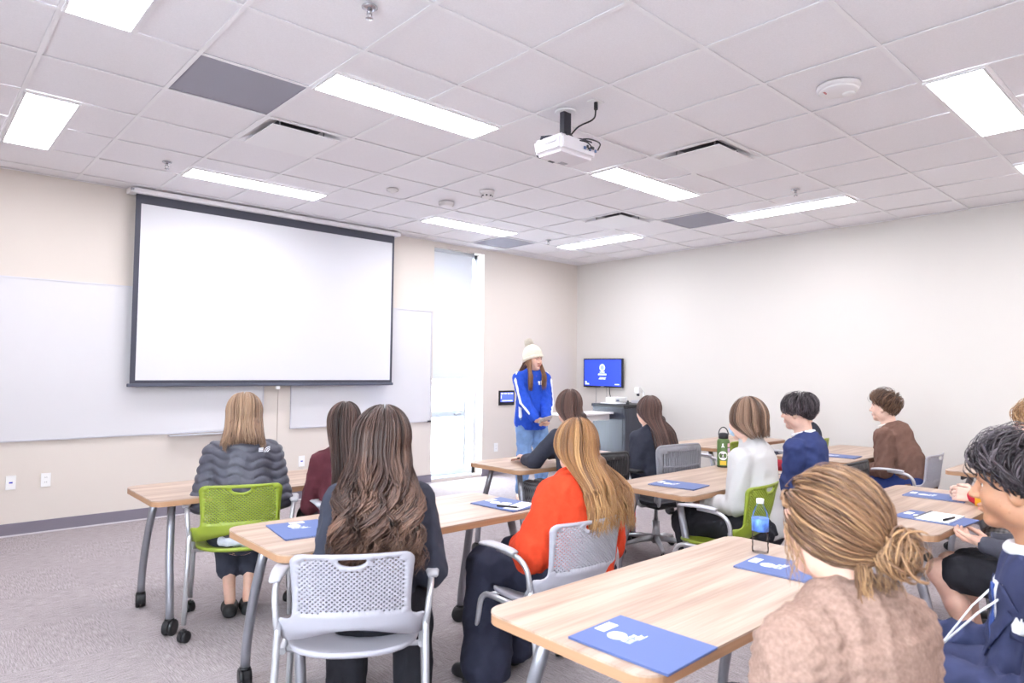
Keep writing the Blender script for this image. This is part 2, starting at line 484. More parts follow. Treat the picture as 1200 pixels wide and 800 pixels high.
# ---------------------------------------------------------------- front wall fittings
PS_Y = -.12
def screen_obj():
    t = thing('projection_screen', 'white pull-down projection screen with dark border', 'projection screen', ((-6.11 - 3.36) / 2, PS_Y, 0))
    hx = (6.11 - 3.36) / 2
    BORD = mat('screen_border', (62, 63, 76), .6)
    B().box(-hx, hx, 0, .003, 1.25, 2.99).obj('border_fabric', BORD, t)
    B().box(-hx + .045, hx - .03, -.002, -.0005, 1.285, 2.90).obj('screen_surface', mat('screen_white', (215, 215, 220), .85), t)
    bb = B().box(-hx - .02, hx + .012, -.016, .02, 1.225, 1.255, .006).obj('bottom_bar', mat('screen_bar', (88, 92, 106), .4, .3), t)
    B().box(-.02, .02, -.01, .012, 1.19, 1.226, .004).obj('pull_tab', WHITE, bb)
    hs = B().box(-hx - .06, hx + .06, -.05, .10, 2.985, H - .006, .008).obj('housing', GRID, t)
    B().box(-hx - .055, -hx - .03, -.06, -.045, 3.0, 3.02).obj('bracket', METAL, hs)
screen_obj()
WBM = mat('whiteboard_enamel', (214, 213, 217), .22)
WBF = mat('whiteboard_frame', (206, 206, 214), .35, .4)
def whiteboard(x0, x1, z0, z1, label, tray=None):
    t = thing('whiteboard', label, 'whiteboard', ((x0 + x1) / 2, -.012, 0), 0, 'wall whiteboards')
    w = (x1 - x0) / 2
    B().box(-w + .008, w - .008, -.004, .012, z0 + .008, z1 - .008).obj('board_surface', WBM, t)
    for nm, a in (('frame_top', (-w, w, -.01, .012, z1 - .01, z1)), ('frame_bottom', (-w, w, -.012, .012, z0, z0 + .012)), ('frame_side', (-w, -w + .01, -.01, .012, z0, z1)), ('frame_side', (w - .01, w, -.01, .012, z0, z1))):
        B().box(*a).obj(nm, WBF, t)
    if tray:
        B().box(tray[0] - (x0 + x1) / 2, tray[1] - (x0 + x1) / 2, -.08, -.01, z0 - .02, z0 - .008, .003).obj('pen_tray', WBF, t)
    B().box(w - .05, w + .0, -.02, .0, z0 - .006, z0 + .014).obj('corner_clip', DARK, t)
    return t
whiteboard(-8.9, -4.84, .775, 2.145, 'long whiteboard reaching behind the left of the screen', (-5.75, -4.86))
whiteboard(-4.545, -2.72, .765, 2.145, 'shorter whiteboard between the wall joint and the window')
t = thing('whiteboard_eraser', 'dark eraser on the long whiteboard tray end', 'eraser', (-5.02, -.062, .767))
B().box(-.14, .14, -.02, .02, 0, .018, .004).obj('felt_pad', mat('felt', (200, 198, 205), .9), t)
B().box(-.14, .14, -.02, .02, .018, .034, .004).obj('handle', BLACK, t)
def outlet(x, z, label, blue, on='front', y=0, w=.07, h=.115):
    if on == 'front': t = thing('wall_plate', label, 'outlet', (x, -.001, z))
    else: t = thing('wall_plate', label, 'outlet', (-.001, y, z), math.pi / 2 * -1)
    B().box(-w / 2, w / 2, -.007, 0, -h / 2, h / 2, .002).obj('plate', WHITE, t)
    if blue: B().box(-.012, .012, -.009, -.006, -.006, .006).obj('blue_jack', mat('jack_blue', (60, 70, 190), .5), t)
    else:
        for dz in (-.02, .02):
            s = B().box(-.017, .017, -.009, -.006, dz - .013, dz + .013, .002).obj('socket', WHITE, t)
            for dx in (-.006, .006): B().box(dx - .0015, dx + .0015, -.0095, -.0088, dz - .002, dz + .006).obj('slot', DARK, s)
outlet(-6.93, .44, 'white wall plate with a blue data jack left of the twin socket', True)
outlet(-6.69, .44, 'white twin socket on the wall under the long whiteboard', False)
outlet(-4.40, .41, 'white wall plate with a blue jack below the short whiteboard', True)
outlet(-1.62, .37, 'white wall socket right of the window behind the presenter', False)
outlet(0, .42, 'white wall socket under the window-side far desk on the right wall', False, 'right', -2.0)
outlet(0, .40, 'second white wall socket on the right wall beyond the green bottle', False, 'right', -2.28)
# touch panel by the window
t = thing('touch_panel', 'small black wall touch panel with blue screen beside presenter', 'touch panel', (-1.44, -.002, 1.035))
B().box(-.14, .14, -.018, 0, -.10, .10, .004).obj('bezel', BLACK, t)
SCB = mat('panel_screen', (70, 90, 200), .4, emit=((86, 104, 225), .75))
SCW = mat('panel_button', (200, 208, 245), .4, emit=((190, 200, 250), .8))
p = B().box(-.12, .12, -.0195, -.0181, -.055, .075).obj('screen', SCB, t)
for k in range(4): B().box(-.115 + k * .06, -.07 + k * .06, -.0205, -.0196, .05, .07).obj('button', SCW, p)
B().box(-.115, -.10, -.0205, -.0196, -.01, .04).obj('button', SCW, p)
B().box(-.09, .1, -.0205, -.0196, -.045, -.03).obj('button', SCW, p)

# ---------------------------------------------------------------- furniture
def wood_mat():
    m = bpy.data.materials.new('light_oak_laminate'); m.use_nodes = True
    nt = m.node_tree; b = nt.nodes['Principled BSDF']; b.inputs['Roughness'].default_value = .42
    tc = nt.nodes.new('ShaderNodeTexCoord')
    mp = nt.nodes.new('ShaderNodeMapping'); mp.inputs['Scale'].default_value = (1.3, 17, 17)
    nt.links.new(tc.outputs['Object'], mp.inputs['Vector'])
    n = nt.nodes.new('ShaderNodeTexNoise'); n.inputs['Scale'].default_value = 1.0; n.inputs['Detail'].default_value = 6; n.inputs['Distortion'].default_value = .35
    nt.links.new(mp.outputs[0], n.inputs['Vector'])
    mp2 = nt.nodes.new('ShaderNodeMapping'); mp2.inputs['Scale'].default_value = (3, 150, 150)
    nt.links.new(tc.outputs['Object'], mp2.inputs['Vector'])
    n2 = nt.nodes.new('ShaderNodeTexNoise'); n2.inputs['Scale'].default_value = 1.0; n2.inputs['Detail'].default_value = 2
    nt.links.new(mp2.outputs[0], n2.inputs['Vector'])
    mx = nt.nodes.new('ShaderNodeMix'); mx.inputs[0].default_value = .25
    nt.links.new(n.outputs['Fac'], mx.inputs[2]); nt.links.new(n2.outputs['Fac'], mx.inputs[3])
    cr = nt.nodes.new('ShaderNodeValToRGB')
    cr.color_ramp.elements[0].position = .34; cr.color_ramp.elements[0].color = (*lin((154, 128, 110)), 1)
    cr.color_ramp.elements[1].position = .62; cr.color_ramp.elements[1].color = (*lin((188, 167, 150)), 1)
    nt.links.new(mx.outputs[0], cr.inputs[0]); nt.links.new(cr.outputs[0], b.inputs['Base Color'])
    return m
WOOD = wood_mat()
EDGE = mat('table_edge_band', (170, 130, 98), .5, noise=((3, 3, 90), .1))
LEGM = mat('table_leg_metal', (150, 150, 158), .38, .6)
TZ = .71
TW, TD = 1.41, .60

def caster(parent, x, y, r=.04, ang=0.4):
    """twin-wheel caster standing on the floor"""
    c, s = math.cos(ang), math.sin(ang)
    st = B().tube([(x, y, r * 1.3), (x, y, r * 2.35)], r * .22, 8).lathe([(r * .55, r * 1.9), (r * .6, r * 2.0), (r * .55, r * 2.15)], c=(x, y, 0), n=12)
    o = st.obj('caster', BLACK, parent)
    for k in (-1, 1):
        w = B().lathe([(r * .5, -.011), (r * .92, -.011), (r, -.006), (r, .006), (r * .92, .011), (r * .5, .011)], n=18, axis='x').obj('wheel', BLACK, o)
        w.location = (x + c * k * r * .36 - s * .006, y + s * k * r * .36 + c * .006, r)
        w.rotation_euler = (0, 0, ang)
    h = B()
    pts = []
    for k in range(9):
        a = math.radians(-20 + 220 * k / 8); pts.append((0, math.cos(a) * r * 1.06, math.sin(a) * r * 1.06))
    V = [(sx * r * .22, p[1], p[2]) for p in pts for sx in (-1, 1)]
    h.add(V, [(2 * k, 2 * k + 1, 2 * k + 3, 2 * k + 2) for k in range(8)], True)
    ho = h.obj('wheel_hood', BLACK, o); ho.location = (x, y, r); ho.rotation_euler = (0, 0, ang)
    return o

def make_table():
    t = thing('training_table', 'x', 'table')
    poly = rrect(TW, TD, .065, 7)
    B().prism(poly, TZ - .006, TZ).obj('tabletop', WOOD, t)
    pe = rrect(TW - .001, TD - .001, .065, 7)
    B().prism(pe, TZ - .032, TZ - .0061).obj('edge_band', EDGE, t)
    for sx in (-1, 1):
        B().box(sx * .56 - .022, sx * .56 + .022, -.2, .2, TZ - .052, TZ - .0325).obj('leg_bracket', LEGM, t)
        for sy in (-1, 1):
            x0 = sx * .575; y0 = sy * .15
            path = smooth_path([(x0, y0, TZ - .035), (sx * .60, sy * .225, .40), (sx * .605, sy * .275, .19), (sx * .605, sy * .282, .085)], .14, 5)
            lg = B().tube(path, [.021] * len(path), 12).obj('leg', LEGM, t)
            caster(lg, sx * .605, sy * .282, .042, .5 * sx + .3 * sy)
    B().box(-.54, .54, -.02, .02, TZ - .062, TZ - .0325).obj('cross_beam', LEGM, t)
    B().box(-.45, .45, .235, .25, TZ - .09, TZ - .033).obj('cable_trough', DARK, t)
    return t

TABLES = [  # centre x, centre y, label
    (-5.945, -2.77, 'light oak table where the grey-jacketed woman sits by the whiteboard'),
    (-5.865, -4.165, 'light oak table in front of the orange sweater and curly hair'),
    (-5.655, -5.675, 'light oak table with a water bottle, nearest the bun-haired woman'),
    (-3.62, -4.46, 'light oak table with the green flask on it'),
    (-3.70, -3.155, 'light oak table between the presenter and the straight-haired woman'),
    (-1.30, -3.27, 'light oak table by the right wall before the wall sockets'),
    (-1.35, -4.44, 'light oak table in front of the brown-jacketed man'),
    (-3.565, -5.675, 'light oak table with the yellow-sleeved arm resting on it'),
    (-1.16, -5.66, 'light oak table near the right wall behind the brown-jacketed man'),
]
proto_table = make_table()
for n, (x, y, lab) in enumerate(TABLES):
    o = proto_table if n == 0 else copy_tree(proto_table)
    o.location = (x, y, 0); o['label'] = lab; o['group'] = 'classroom tables'

# ------------------------------------------------ stacking chair with perforated back
def panel_mesh(name, outline, holes2d, fmap, thick, smooth=True, extra=()):
    """2D region with holes, mapped to a curved sheet of real thickness"""
    verts = []; edges = []
    def loop(poly):
        o = len(verts); verts.extend(Vector(p) for p in poly)
        edges.extend((o + k, o + (k + 1) % len(poly)) for k in range(len(poly)))
    loop(outline)
    for h in holes2d: loop(h)
    verts.extend(Vector(p) for p in extra)
    r = delaunay_2d_cdt(verts, edges, [], 0, 1e-6)
    V2, F = r[0], r[2]
    def inside(p, poly):
        c = False; n = len(poly); j = n - 1
        for i in range(n):
            xi, yi = poly[i]; xj, yj = poly[j]
            if (yi > p[1]) != (yj > p[1]) and p[0] < (xj - xi) * (p[1] - yi) / (yj - yi) + xi: c = not c
            j = i
        return c
    hc = [(sum(p[0] for p in h) / len(h), sum(p[1] for p in h) / len(h), max(math.hypot(p[0] - h[0][0], p[1] - h[0][1]) for p in h)) for h in holes2d]
    keep = []
    for f in F:
        c = (sum(V2[i][0] for i in f) / 3, sum(V2[i][1] for i in f) / 3)
        if not inside(c, outline): continue
        bad = False
        for h, (hx, hy, hr) in zip(holes2d, hc):
            if abs(c[0] - hx) < hr and abs(c[1] - hy) < hr and inside(c, h): bad = True; break
        if not bad: keep.append(list(f))
    F = keep
    P = [Vector(fmap(v[0], v[1])) for v in V2]
    e = 1e-4; N = []
    for v in V2:
        du = Vector(fmap(v[0] + e, v[1])) - Vector(fmap(v[0] - e, v[1])); dv = Vector(fmap(v[0], v[1] + e)) - Vector(fmap(v[0], v[1] - e))
        N.append(du.cross(dv).normalized())
    n = len(P)
    V = [p - nn * thick / 2 for p, nn in zip(P, N)] + [p + nn * thick / 2 for p, nn in zip(P, N)]
    FF = [[i + n for i in f] for f in F] + [f[::-1] for f in F]
    cnt = {}
    for f in F:
        for k in range(3):
            a, b = f[k], f[(k + 1) % 3]; cnt[(a, b)] = cnt.get((a, b), 0) + 1
    side = [(a, b) for (a, b) in cnt if (b, a) not in cnt]
    sm = [smooth] * len(FF)
    for a, b in side: FF.append([a, b, b + n, a + n][::-1]); sm.append(False)
    bb = B(); bb.v = [tuple(v) for v in V]; bb.f = FF; bb.sm = sm
    return bb.mesh(name)

def arc_pts(cx, cy, r, a0, a1, n=5):
    return [(cx + r * math.cos(math.radians(a0 + (a1 - a0) * k / n)), cy + r * math.sin(math.radians(a0 + (a1 - a0) * k / n))) for k in range(n + 1)]

def caper_back():
    out = []
    m = 12
    out += [(-.262 + .524 * k / m, .0 + .062 * math.cos(math.pi * (-.5 + k / m)) ** 1.5) for k in range(m + 1)]
    out += [(.262, .03), (.262, .06), (.262, .098)] + arc_pts(.243, .13, .03, -80, -180, 4)[0:] + [(.212, .17), (.214, .22), (.217, .27), (.221, .32)]
    out += arc_pts(.186, .348, .038, 0, 90, 5) + [(.12, .3875), (.06, .389), (0, .389), (-.06, .389), (-.12, .3875)] + arc_pts(-.186, .348, .038, 90, 180, 5)
    out += [(-.221, .32), (-.217, .27), (-.214, .22), (-.212, .17)] + [(-a, b) for a, b in arc_pts(.243, .13, .03, -180, -80, 4)] + [(-.262, .098), (-.262, .06), (-.262, .03)]
    q = []
    for p in out:
        if not q or math.hypot(p[0] - q[-1][0], p[1] - q[-1][1]) > 1e-4: q.append(p)
    hs = []
    slot = [(-.05, .368)] + [(.05, .368)] + [(.052 * math.cos(math.radians(a)), .362 - .026 * math.sin(math.radians(a))) for a in range(8, 180, 16)]
    hs.append(slot)
    dx = .0195; row = 0; y = .128
    while y < .366:
        x = -.1865 + (dx / 2 if row % 2 else 0)
        while x < .187:
            if math.hypot(x / .075, (y - .362) / .042) > 1 and not (abs(x) > .172 and y > .352) and y > .128 + .016 * math.cos(x / .19 * math.pi / 2):
                hs.append([(x + .0045 * math.cos(a), y + .0045 * math.sin(a)) for a in [math.pi / 4 * (k + .5) for k in range(8)]])
            x += dx
        y += .0098; row += 1
    def f(s, t):
        k = min(1, max(0, (.14 - t) / .14)); k = k * k * (3 - 2 * k)
        wrap = max(0, abs(s) - .2) / .062
        y = -.235 - .035 * (max(t, 0) / .39) ** 1.5 + .9 * s * s + k * .045 * wrap ** 2 + .012 * k
        x = s * (.925 + .035 * k)
        return (x, y, .485 + t * .797)
    ex = [(-.24 + .03 * a + .015 * (b % 2), .075 + .018 * b) for a in range(17) for b in range(3)]
    return panel_mesh('backrest', q, hs, f, .007, True, ex)
BACK_ME = caper_back()

def seat_mesh():
    """moulded seat pan with rolled edge, wider than deep"""
    V = []; F = []; n = 40; rings = [(.0, 0), (.35, 0), (.7, 0), (.9, 1), (.97, 2), (1.0, 3), (1.0, 4), (.97, 5), (.85, 6)]
    for fr, kind in rings:
        for k in range(n):
            a = 2 * math.pi * k / n; c, s = math.cos(a), math.sin(a)
            e = 2.7; rr = (abs(c) ** e + abs(s) ** e) ** (-1 / e)
            x = .232 * rr * c * fr; y = .235 * rr * s * fr + .005
            z = .446 + .010 * (x / .23) ** 2 - .012 * max(0, (y - .1) / .14) ** 2 + .008 * max(0, (-.1 - y) / .12)
            z += {0: -.004, 1: 0, 2: .003, 3: 0, 4: -.012, 5: -.018, 6: -.018}[kind]
            if fr == 0: z = .441
            V.append((x, y, z))
    for i in range(len(rings) - 1):
        for k in range(n): F.append((i * n + k, i * n + (k + 1) % n, (i + 1) * n + (k + 1) % n, (i + 1) * n + k))
    F.append([(len(rings) - 1) * n + k for k in range(n)])
    b = B(); b.add(V, F, True); return b.mesh('seat')
SEAT_ME = seat_mesh()
CHAIR_GREY = mat('chair_plastic_grey', (164, 162, 171), .45)
CHAIR_GREEN = mat('chair_plastic_green', (132, 147, 44), .42)
CHAIR_METAL = mat('chair_frame_silver', (192, 192, 197), .35, .55)
ARMPAD = mat('arm_pad', (178, 177, 184), .5)

def make_chair(col):
    t = thing('stacking_chair', 'x', 'chair')
    for nm, me in (('backrest', BACK_ME), ('seat', SEAT_ME)):
        mm = me.copy(); mm.materials.clear(); mm.materials.append(col)
        put(bpy.data.objects.new(nm, mm), t)
    for sx in (-1, 1):
        p = smooth_path([(sx * .252, -.150, .545), (sx * .252, -.165, .46), (sx * .258, -.235, .085)], .1)
        lg = B().tube(p, .0125, 10).obj('leg', CHAIR_METAL, t)
        caster(lg, sx * .258, -.245, .030, .6 * sx)
        p = smooth_path([(sx * .24, -.12, .432), (sx * .252, .18, .432), (sx * .268, .225, .085)], .06)
        lg = B().tube(p, .0125, 10).obj('leg', CHAIR_METAL, t)
        caster(lg, sx * .268, .228, .030, -.5 * sx)
        p = smooth_path([(sx * .252, -.155, .50), (sx * .262, -.155, .60), (sx * .272, -.105, .648), (sx * .276, .03, .655)], .06)
        ar = B().tube(p, .0115, 10).obj('arm_tube', CHAIR_METAL, t)
        V = []; F = []
        sec = [(-.085, .020, 0), (-.05, .024, .004), (.03, .030, .006), (.10, .033, .003), (.135, .028, -.002), (.15, .012, -.005)]
        for y, w, dz in sec:
            for dx, dzz in ((-w, 0), (-w * .7, .008), (w * .7, .008), (w, 0), (w * .7, -.007), (-w * .7, -.007)):
                V.append((sx * .278 + dx, y, .662 + dz + dzz))
        for i in range(len(sec) - 1):
            for k in range(6): F.append((i * 6 + k, i * 6 + (k + 1) % 6, (i + 1) * 6 + (k + 1) % 6, (i + 1) * 6 + k))
        F.append([0, 1, 2, 3, 4, 5]); F.append([len(V) - 6 + k for k in range(6)])
        B().add(V, F, True).obj('arm_pad', ARMPAD, ar)
    B().tube([(-.245, -.10, .430), (.245, -.10, .430)], .010, 8).tube([(-.25, .13, .430), (.25, .13, .430)], .010, 8).obj('cross_bar', CHAIR_METAL, t)
    return t

# ------------------------------------------------ task chair on a five-star base
def make_task_chair(backcol, seatcol, framecol):
    t = thing('task_chair', 'x', 'chair')
    q = arc_pts(.19, .05, .03, -90, 0, 4) + [(.225, .2)] + arc_pts(.195, .40, .045, 0, 90, 5) + [(.1, .45), (0, .452), (-.1, .45)] + arc_pts(-.195, .40, .045, 90, 180, 5) + [(-.225, .2)] + arc_pts(-.19, .05, .03, 180, 270, 4)
    hs = []
    x = -.19
    while x < .191:
        for y0, y1 in ((.06, .15), (.165, .285), (.30, .405)):
            if abs(x) > .17 and y1 > .39: y1 = .39
            hs.append([(x - .0045, y0), (x + .0045, y0), (x + .0045, (y0 + y1) / 2), (x + .0045, y1), (x - .0045, y1), (x - .0045, (y0 + y1) / 2)])
        x += .019
    def f(s, tt): return (s, -.225 - .05 * (tt / .45) + .8 * s * s - .03 * math.sin(tt / .45 * math.pi), .415 + tt)
    me = panel_mesh('backrest', q, hs, f, .012); me.materials.append(backcol)
    bk = put(bpy.data.objects.new('backrest', me), t)
    rim = [f(a, b) for a, b in q]
    B().tube(rim, .010, 8, closed=True).obj('back_rim', backcol, bk)
    b = B()
    bm = bmesh.new(); bmesh.ops.create_cube(bm, size=1); bmesh.ops.scale(bm, vec=(.47, .45, .065), verts=bm.verts)
    bmesh.ops.bevel(bm, geom=bm.edges[:], offset=.03, segments=4, affect='EDGES'); bmesh.ops.translate(bm, vec=(0, .02, .435), verts=bm.verts)
    b.bm(bm, True).obj('seat', seatcol, t)
    B().box(-.12, .12, -.14, .12, .36, .402, .015).obj('tilt_mechanism', BLACK, t)
    for sx in (-1, 1):
        p = smooth_path([(sx * .10, -.02, .385), (sx * .245, -.06, .39), (sx * .268, .0, .55), (sx * .268, .04, .645)], .06)
        a = B().tube(p, .014, 8).obj('arm_support', framecol, t)
        B().box(sx * .268 - .035, sx * .268 + .035, -.1, .14, .645, .67, .009).obj('arm_pad', BLACK, a)
        p = smooth_path([(sx * .08, -.1, .385), (sx * .19, -.21, .42), (sx * .2, -.215, .60)], .05)
        B().tube(p, .014, 8).obj('back_support', framecol, t)
    B().tube([(0, 0, .36), (0, 0, .24)], .016, 12).obj('gas_lift', METAL, t)
    hub = B().tube([(0, 0, .25), (0, 0, .075)], .03, 14).obj('base_hub', framecol, t)
    for k in range(5):
        a = math.radians(90 + 72 * k); c, s = math.cos(a), math.sin(a)
        lg = B().tube([(c * .02, s * .02, .115), (c * .16, s * .16, .105), (c * .30, s * .30, .075)], [.026, .02, .013], 8).obj('base_leg', framecol, hub)
    for k in range(5):
        a = math.radians(90 + 72 * k); c, s = math.cos(a), math.sin(a)
        caster(t, c * .30, s * .30, .030, a + .7)
    return t

CHAIRS = [  # kind, x, y, yaw(deg clockwise from +y), label
    ('green', -6.194, -3.069, 22, 'lime green perforated chair under the grey-jacketed woman'),
    ('green', -4.04, -4.83, -3, 'lime green perforated chair under the white turtleneck person'),
    ('green', -1.05, -3.88, 4, 'lime green chair under the red-trousered person by the right wall'),
    ('green', -1.90, -3.50, -6, 'empty lime green chair seen just behind the green flask'),
    ('grey', -6.369, -4.66, 33, 'pale grey perforated chair under the curly-haired woman'),
    ('grey', -5.464, -4.788, 4, 'pale grey perforated chair under the orange-sweatered woman'),
    ('grey', -5.63, -3.46, 15, 'pale grey chair under the maroon-topped woman'),
    ('grey', -1.56, -5.0, 0, 'pale grey chair under the brown-jacketed man'),
    ('grey', -6.20, -6.42, 12, 'pale grey chair under the bun-haired woman'),
    ('grey', -5.27, -6.62, -14, 'pale grey chair under the navy-suited man with pocket square'),
    ('grey', -3.90, -6.40, 0, 'pale grey chair under the person in a black skirt'),
    ('grey', -3.12, -6.44, 0, 'pale grey chair under the yellow-sleeved person'),
    ('task_grey', -3.20, -3.74, 8, 'grey slatted task chair under the dark-haired woman in black'),
    ('task_black', -4.10, -3.74, 6, 'black task chair under the straight-haired woman in black'),
    ('task_black', -3.22, -5.0, 0, 'black task chair under the navy-blazered person'),
]
TB = mat('task_black', (34, 34, 38), .55); TG = mat('task_grey', (138, 137, 144), .55)
PROTO = {}
for kind, x, y, yaw, lab in CHAIRS:
    if kind not in PROTO:
        PROTO[kind] = o = {'green': lambda: make_chair(CHAIR_GREEN), 'grey': lambda: make_chair(CHAIR_GREY), 'task_grey': lambda: make_task_chair(TG, mat('seat_fabric', (58, 58, 64), .9), CHAIR_METAL), 'task_black': lambda: make_task_chair(TB, TB, METAL)}[kind]()
    else:
        o = copy_tree(PROTO[kind])
    o.location = (x, y, 0); o.rotation_euler = (0, 0, -math.radians(yaw)); o['label'] = lab
    o['group'] = {'green': 'green perforated chairs', 'grey': 'grey perforated chairs'}.get(kind, 'task chairs')

# ---------------------------------------------------------------- television on the right wall
t = thing('wall_television', 'flat television with blue title slide on the right wall', 'television', (-.012, -.565, 1.395), -math.pi / 2)
B().box(-.365, .365, -.055, -.02, -.212, .208, .006).obj('bezel', mat('tv_bezel', (24, 26, 40), .35), t)
B().box(-.12, .12, -.02, .012, -.1, .1).obj('wall_mount', BLACK, t)
TVB = mat('tv_slide_blue', (36, 60, 190), .35, emit=((44, 72, 214), .75))
TVL = mat('tv_slide_pale', (200, 214, 255), .35, emit=((205, 218, 255), .85))
s = B().box(-.345, .345, -.0565, -.0551, -.19, .19).obj('screen', TVB, t)
B().lathe([(.052, -.058), (.052, -.0566)], c=(0, 0, .075), n=28, axis='y').obj('seal', TVL, s)
B().lathe([(.034, -.0585), (.034, -.0581)], c=(0, 0, .075), n=24, axis='y').obj('seal_ring', mat('tv_seal', (120, 140, 235), .4, emit=((150, 170, 245), .7)), s)
b = B()
for k in range(5): b.box(-.045 + k * .019, -.031 + k * .019, -.058, -.0566, .0, .018)
b.obj('slide_text', TVL, s)
B().box(-.078, .078, -.058, -.0566, -.035, -.012).obj('slide_banner', TVL, s)
B().box(-.05, .07, -.058, -.0566, -.075, -.066).obj('slide_text', TVL, s)
B().box(-.065, .06, -.058, -.0566, -.095, -.084).obj('slide_text', TVL, s)
B().box(-.325, -.298, -.058, -.0566, -.175, -.125).box(-.294, -.25, -.058, -.0566, -.175, -.155).obj('slide_icon', TVL, s)
B().box(.235, .315, -.058, -.0566, -.172, -.158).obj('slide_text', TVL, s)
B().box(-.03, .03, -.0575, -.0551, -.206, -.197).obj('maker_badge', mat('badge', (170, 175, 190), .4), t)
for sx, nm in ((-.16, 'power_cable'), (.04, 'power_cable')):
    t2 = B().tube([(sx, -.006, -.21), (sx + .004, -.006, -.32), (sx, -.006, -.50)], .004, 6).obj(nm, mat('cable_grey', (150, 148, 150), .6), t)
B().tube([(.10, -.02, -.20), (.12, -.03, -.30), (.15, -.03, -.40)], .007, 6).obj('signal_cable', BLACK, t)
B().tube([(.095, -.02, -.21), (.105, -.022, -.26)], .010, 6).obj('cable_plug', WHITE, t)

# ---------------------------------------------------------------- equipment cabinet with side shelf
CABM = mat('cabinet_laminate', (50, 53, 66), .28, noise=((40, 40, 3), .15))
t = thing('av_cabinet', 'dark equipment cabinet in the corner under the television', 'cabinet', (-.42, -1.27, 0))
B().box(-.37, .40, -.26, .26, .06, .955).obj('carcass', CABM, t)
B().box(-.35, .38, -.24, .24, 0, .06).obj('plinth', BLACK, t)
B().box(-.385, .415, -.275, .275, .9552, .99, .006).obj('top', BLACK, t)
for k, (a, b_) in enumerate(((-.365, .012), (.018, .395))):
    d = B().box(a, b_, -.278, -.2605, .08, .945, .003).obj('door', CABM, t)
    B().tube([((-.02 if k == 0 else .05), -.29, .62), ((-.02 if k == 0 else .05), -.29, .74)], .006, 8).obj('door_handle', METAL, d)
B().box(-.376, -.3705, -.24, .24, .08, .94, .002).obj('side_panel', CABM, t)
sh = B().box(-1.24, -.386, -.11, .23, .868, .892, .006).obj('flip_shelf', mat('shelf_white', (238, 236, 236), .4), t)
B().box(-1.0, -.40, -.05, .15, .79, .8675).obj('shelf_bracket', mat('shelf_bracket', (214, 210, 210), .5), sh)
PAPER = mat('white_paper', (243, 243, 245), .7)
o = B().box(-.10, .10, -.14, .14, 0, .012, .002).obj('paper_sheaf', PAPER, None, label='white papers lying on the equipment cabinet top', cat='papers'); o.location = (-.60, -1.20, .9905)
t = thing('av_receiver', 'small white equipment box on the cabinet top', 'receiver', (-.36, -1.06, .9905))
B().box(-.13, .13, -.08, .08, .008, .075, .005).obj('case', WHITE, t)
B().box(-.10, -.04, -.083, -.079, .02, .045).obj('display', mat('display_blue', (130, 140, 170), .3), t)
for x_ in (-.11, .11): B().box(x_ - .012, x_ + .012, -.06, .06, 0, .008).obj('foot', BLACK, t)
t = thing('document_camera', 'white document camera with folded arm on the cabinet', 'document camera', (-.13, -1.30, .9905))
B().box(-.11, .09, -.08, .08, 0, .035, .006).obj('base', mat('grey_plastic', (190, 190, 196), .5), t)
B().tube(smooth_path([(.06, .0, .03), (.06, 0, .16), (-.03, 0, .19)], .04), .012, 8).obj('arm', WHITE, t)
hd = B().box(-.10, -.02, -.035, .035, .13, .215, .012).obj('camera_head', WHITE, t)
B().lathe([(.02, -.03), (.02, .03)], c=(-.06, 0, .125), n=14).obj('lens', DARK, hd)
t = thing('handset', 'black handset at the front corner of the cabinet top', 'handset', (-.62, -1.46, .9905), .5)
B().box(-.045, .045, -.02, .02, 0, .022, .008).obj('body', BLACK, t)
B().tube(smooth_path([(-.05, 0, .02), (-.03, 0, .045), (.03, 0, .045), (.05, 0, .02)], .02), .009, 8).obj('grip', BLACK, t)

# ---------------------------------------------------------------- ceiling projector
PB = mat('projector_white', (232, 228, 232), .4)
t = thing('ceiling_projector', 'white projector hung on a black pole from the ceiling', 'projector', (-4.635, -4.075, 0))
bm = bmesh.new(); bmesh.ops.create_cube(bm, size=1); bmesh.ops.scale(bm, vec=(.34, .255, .105), verts=bm.verts)
for v in bm.verts:
    if v.co.z < 0: v.co.x *= .93; v.co.y *= .91
bmesh.ops.bevel(bm, geom=bm.edges[:], offset=.022, segments=3, affect='EDGES'); bmesh.ops.translate(bm, vec=(0, 0, 2.785), verts=bm.verts)
body = B().bm(bm, False).obj('body', PB, t)
B().box(-.1715, -.169, -.08, .02, 2.79, 2.825).obj('air_grille', mat('grille_white', (214, 210, 215), .5), body)
B().box(.02, .08, .05, .085, 2.7305, 2.7335).obj('filter_label', mat('label_grey', (170, 166, 172), .6), body)
for k in range(8): B().box(-.05 + k * .006, -.047 + k * .006, .085, .105, 2.7295, 2.7325).obj('vent_slit', DARK, body)
for k, (xx, ww) in enumerate(((.03, .018), (.058, .012), (.08, .012), (.10, .022), (.13, .014))):
    B().box(xx, xx + ww, -.133, -.126, 2.775 + .014 * (k % 2), 2.792 + .014 * (k % 2)).obj('port', DARK if k % 2 else mat('port_blue', (90, 110, 150), .4), body)
B().lathe([(.036, .115), (.036, .14), (.03, .142)], c=(-.09, 0, 2.785), n=20, axis='y').obj('lens', DARK, body)
mt = B().box(-.032, .032, -.018, .018, 2.87, H - .004).obj('pole', mat('mount_black', (44, 44, 54), .5), t)
B().lathe([(.062, H - .012), (.066, H - .006), (.066, H - .001)], n=24).obj('ceiling_flange', GRID, t)
sp = B().lathe([(.05, 2.842), (.055, 2.85), (.05, 2.875), (.03, 2.885)], n=16).obj('mount_plate', MATS['mount_black'], t)
for ax, ay in ((-.15, .06), (.15, .08), (-.10, -.10), (.14, -.09)):
    B().tube([(0, 0, 2.858), (ax * .6, ay * .6, 2.862), (ax, ay, 2.846), (ax, ay, 2.834)], .011, 8).obj('mount_arm', MATS['mount_black'], sp)
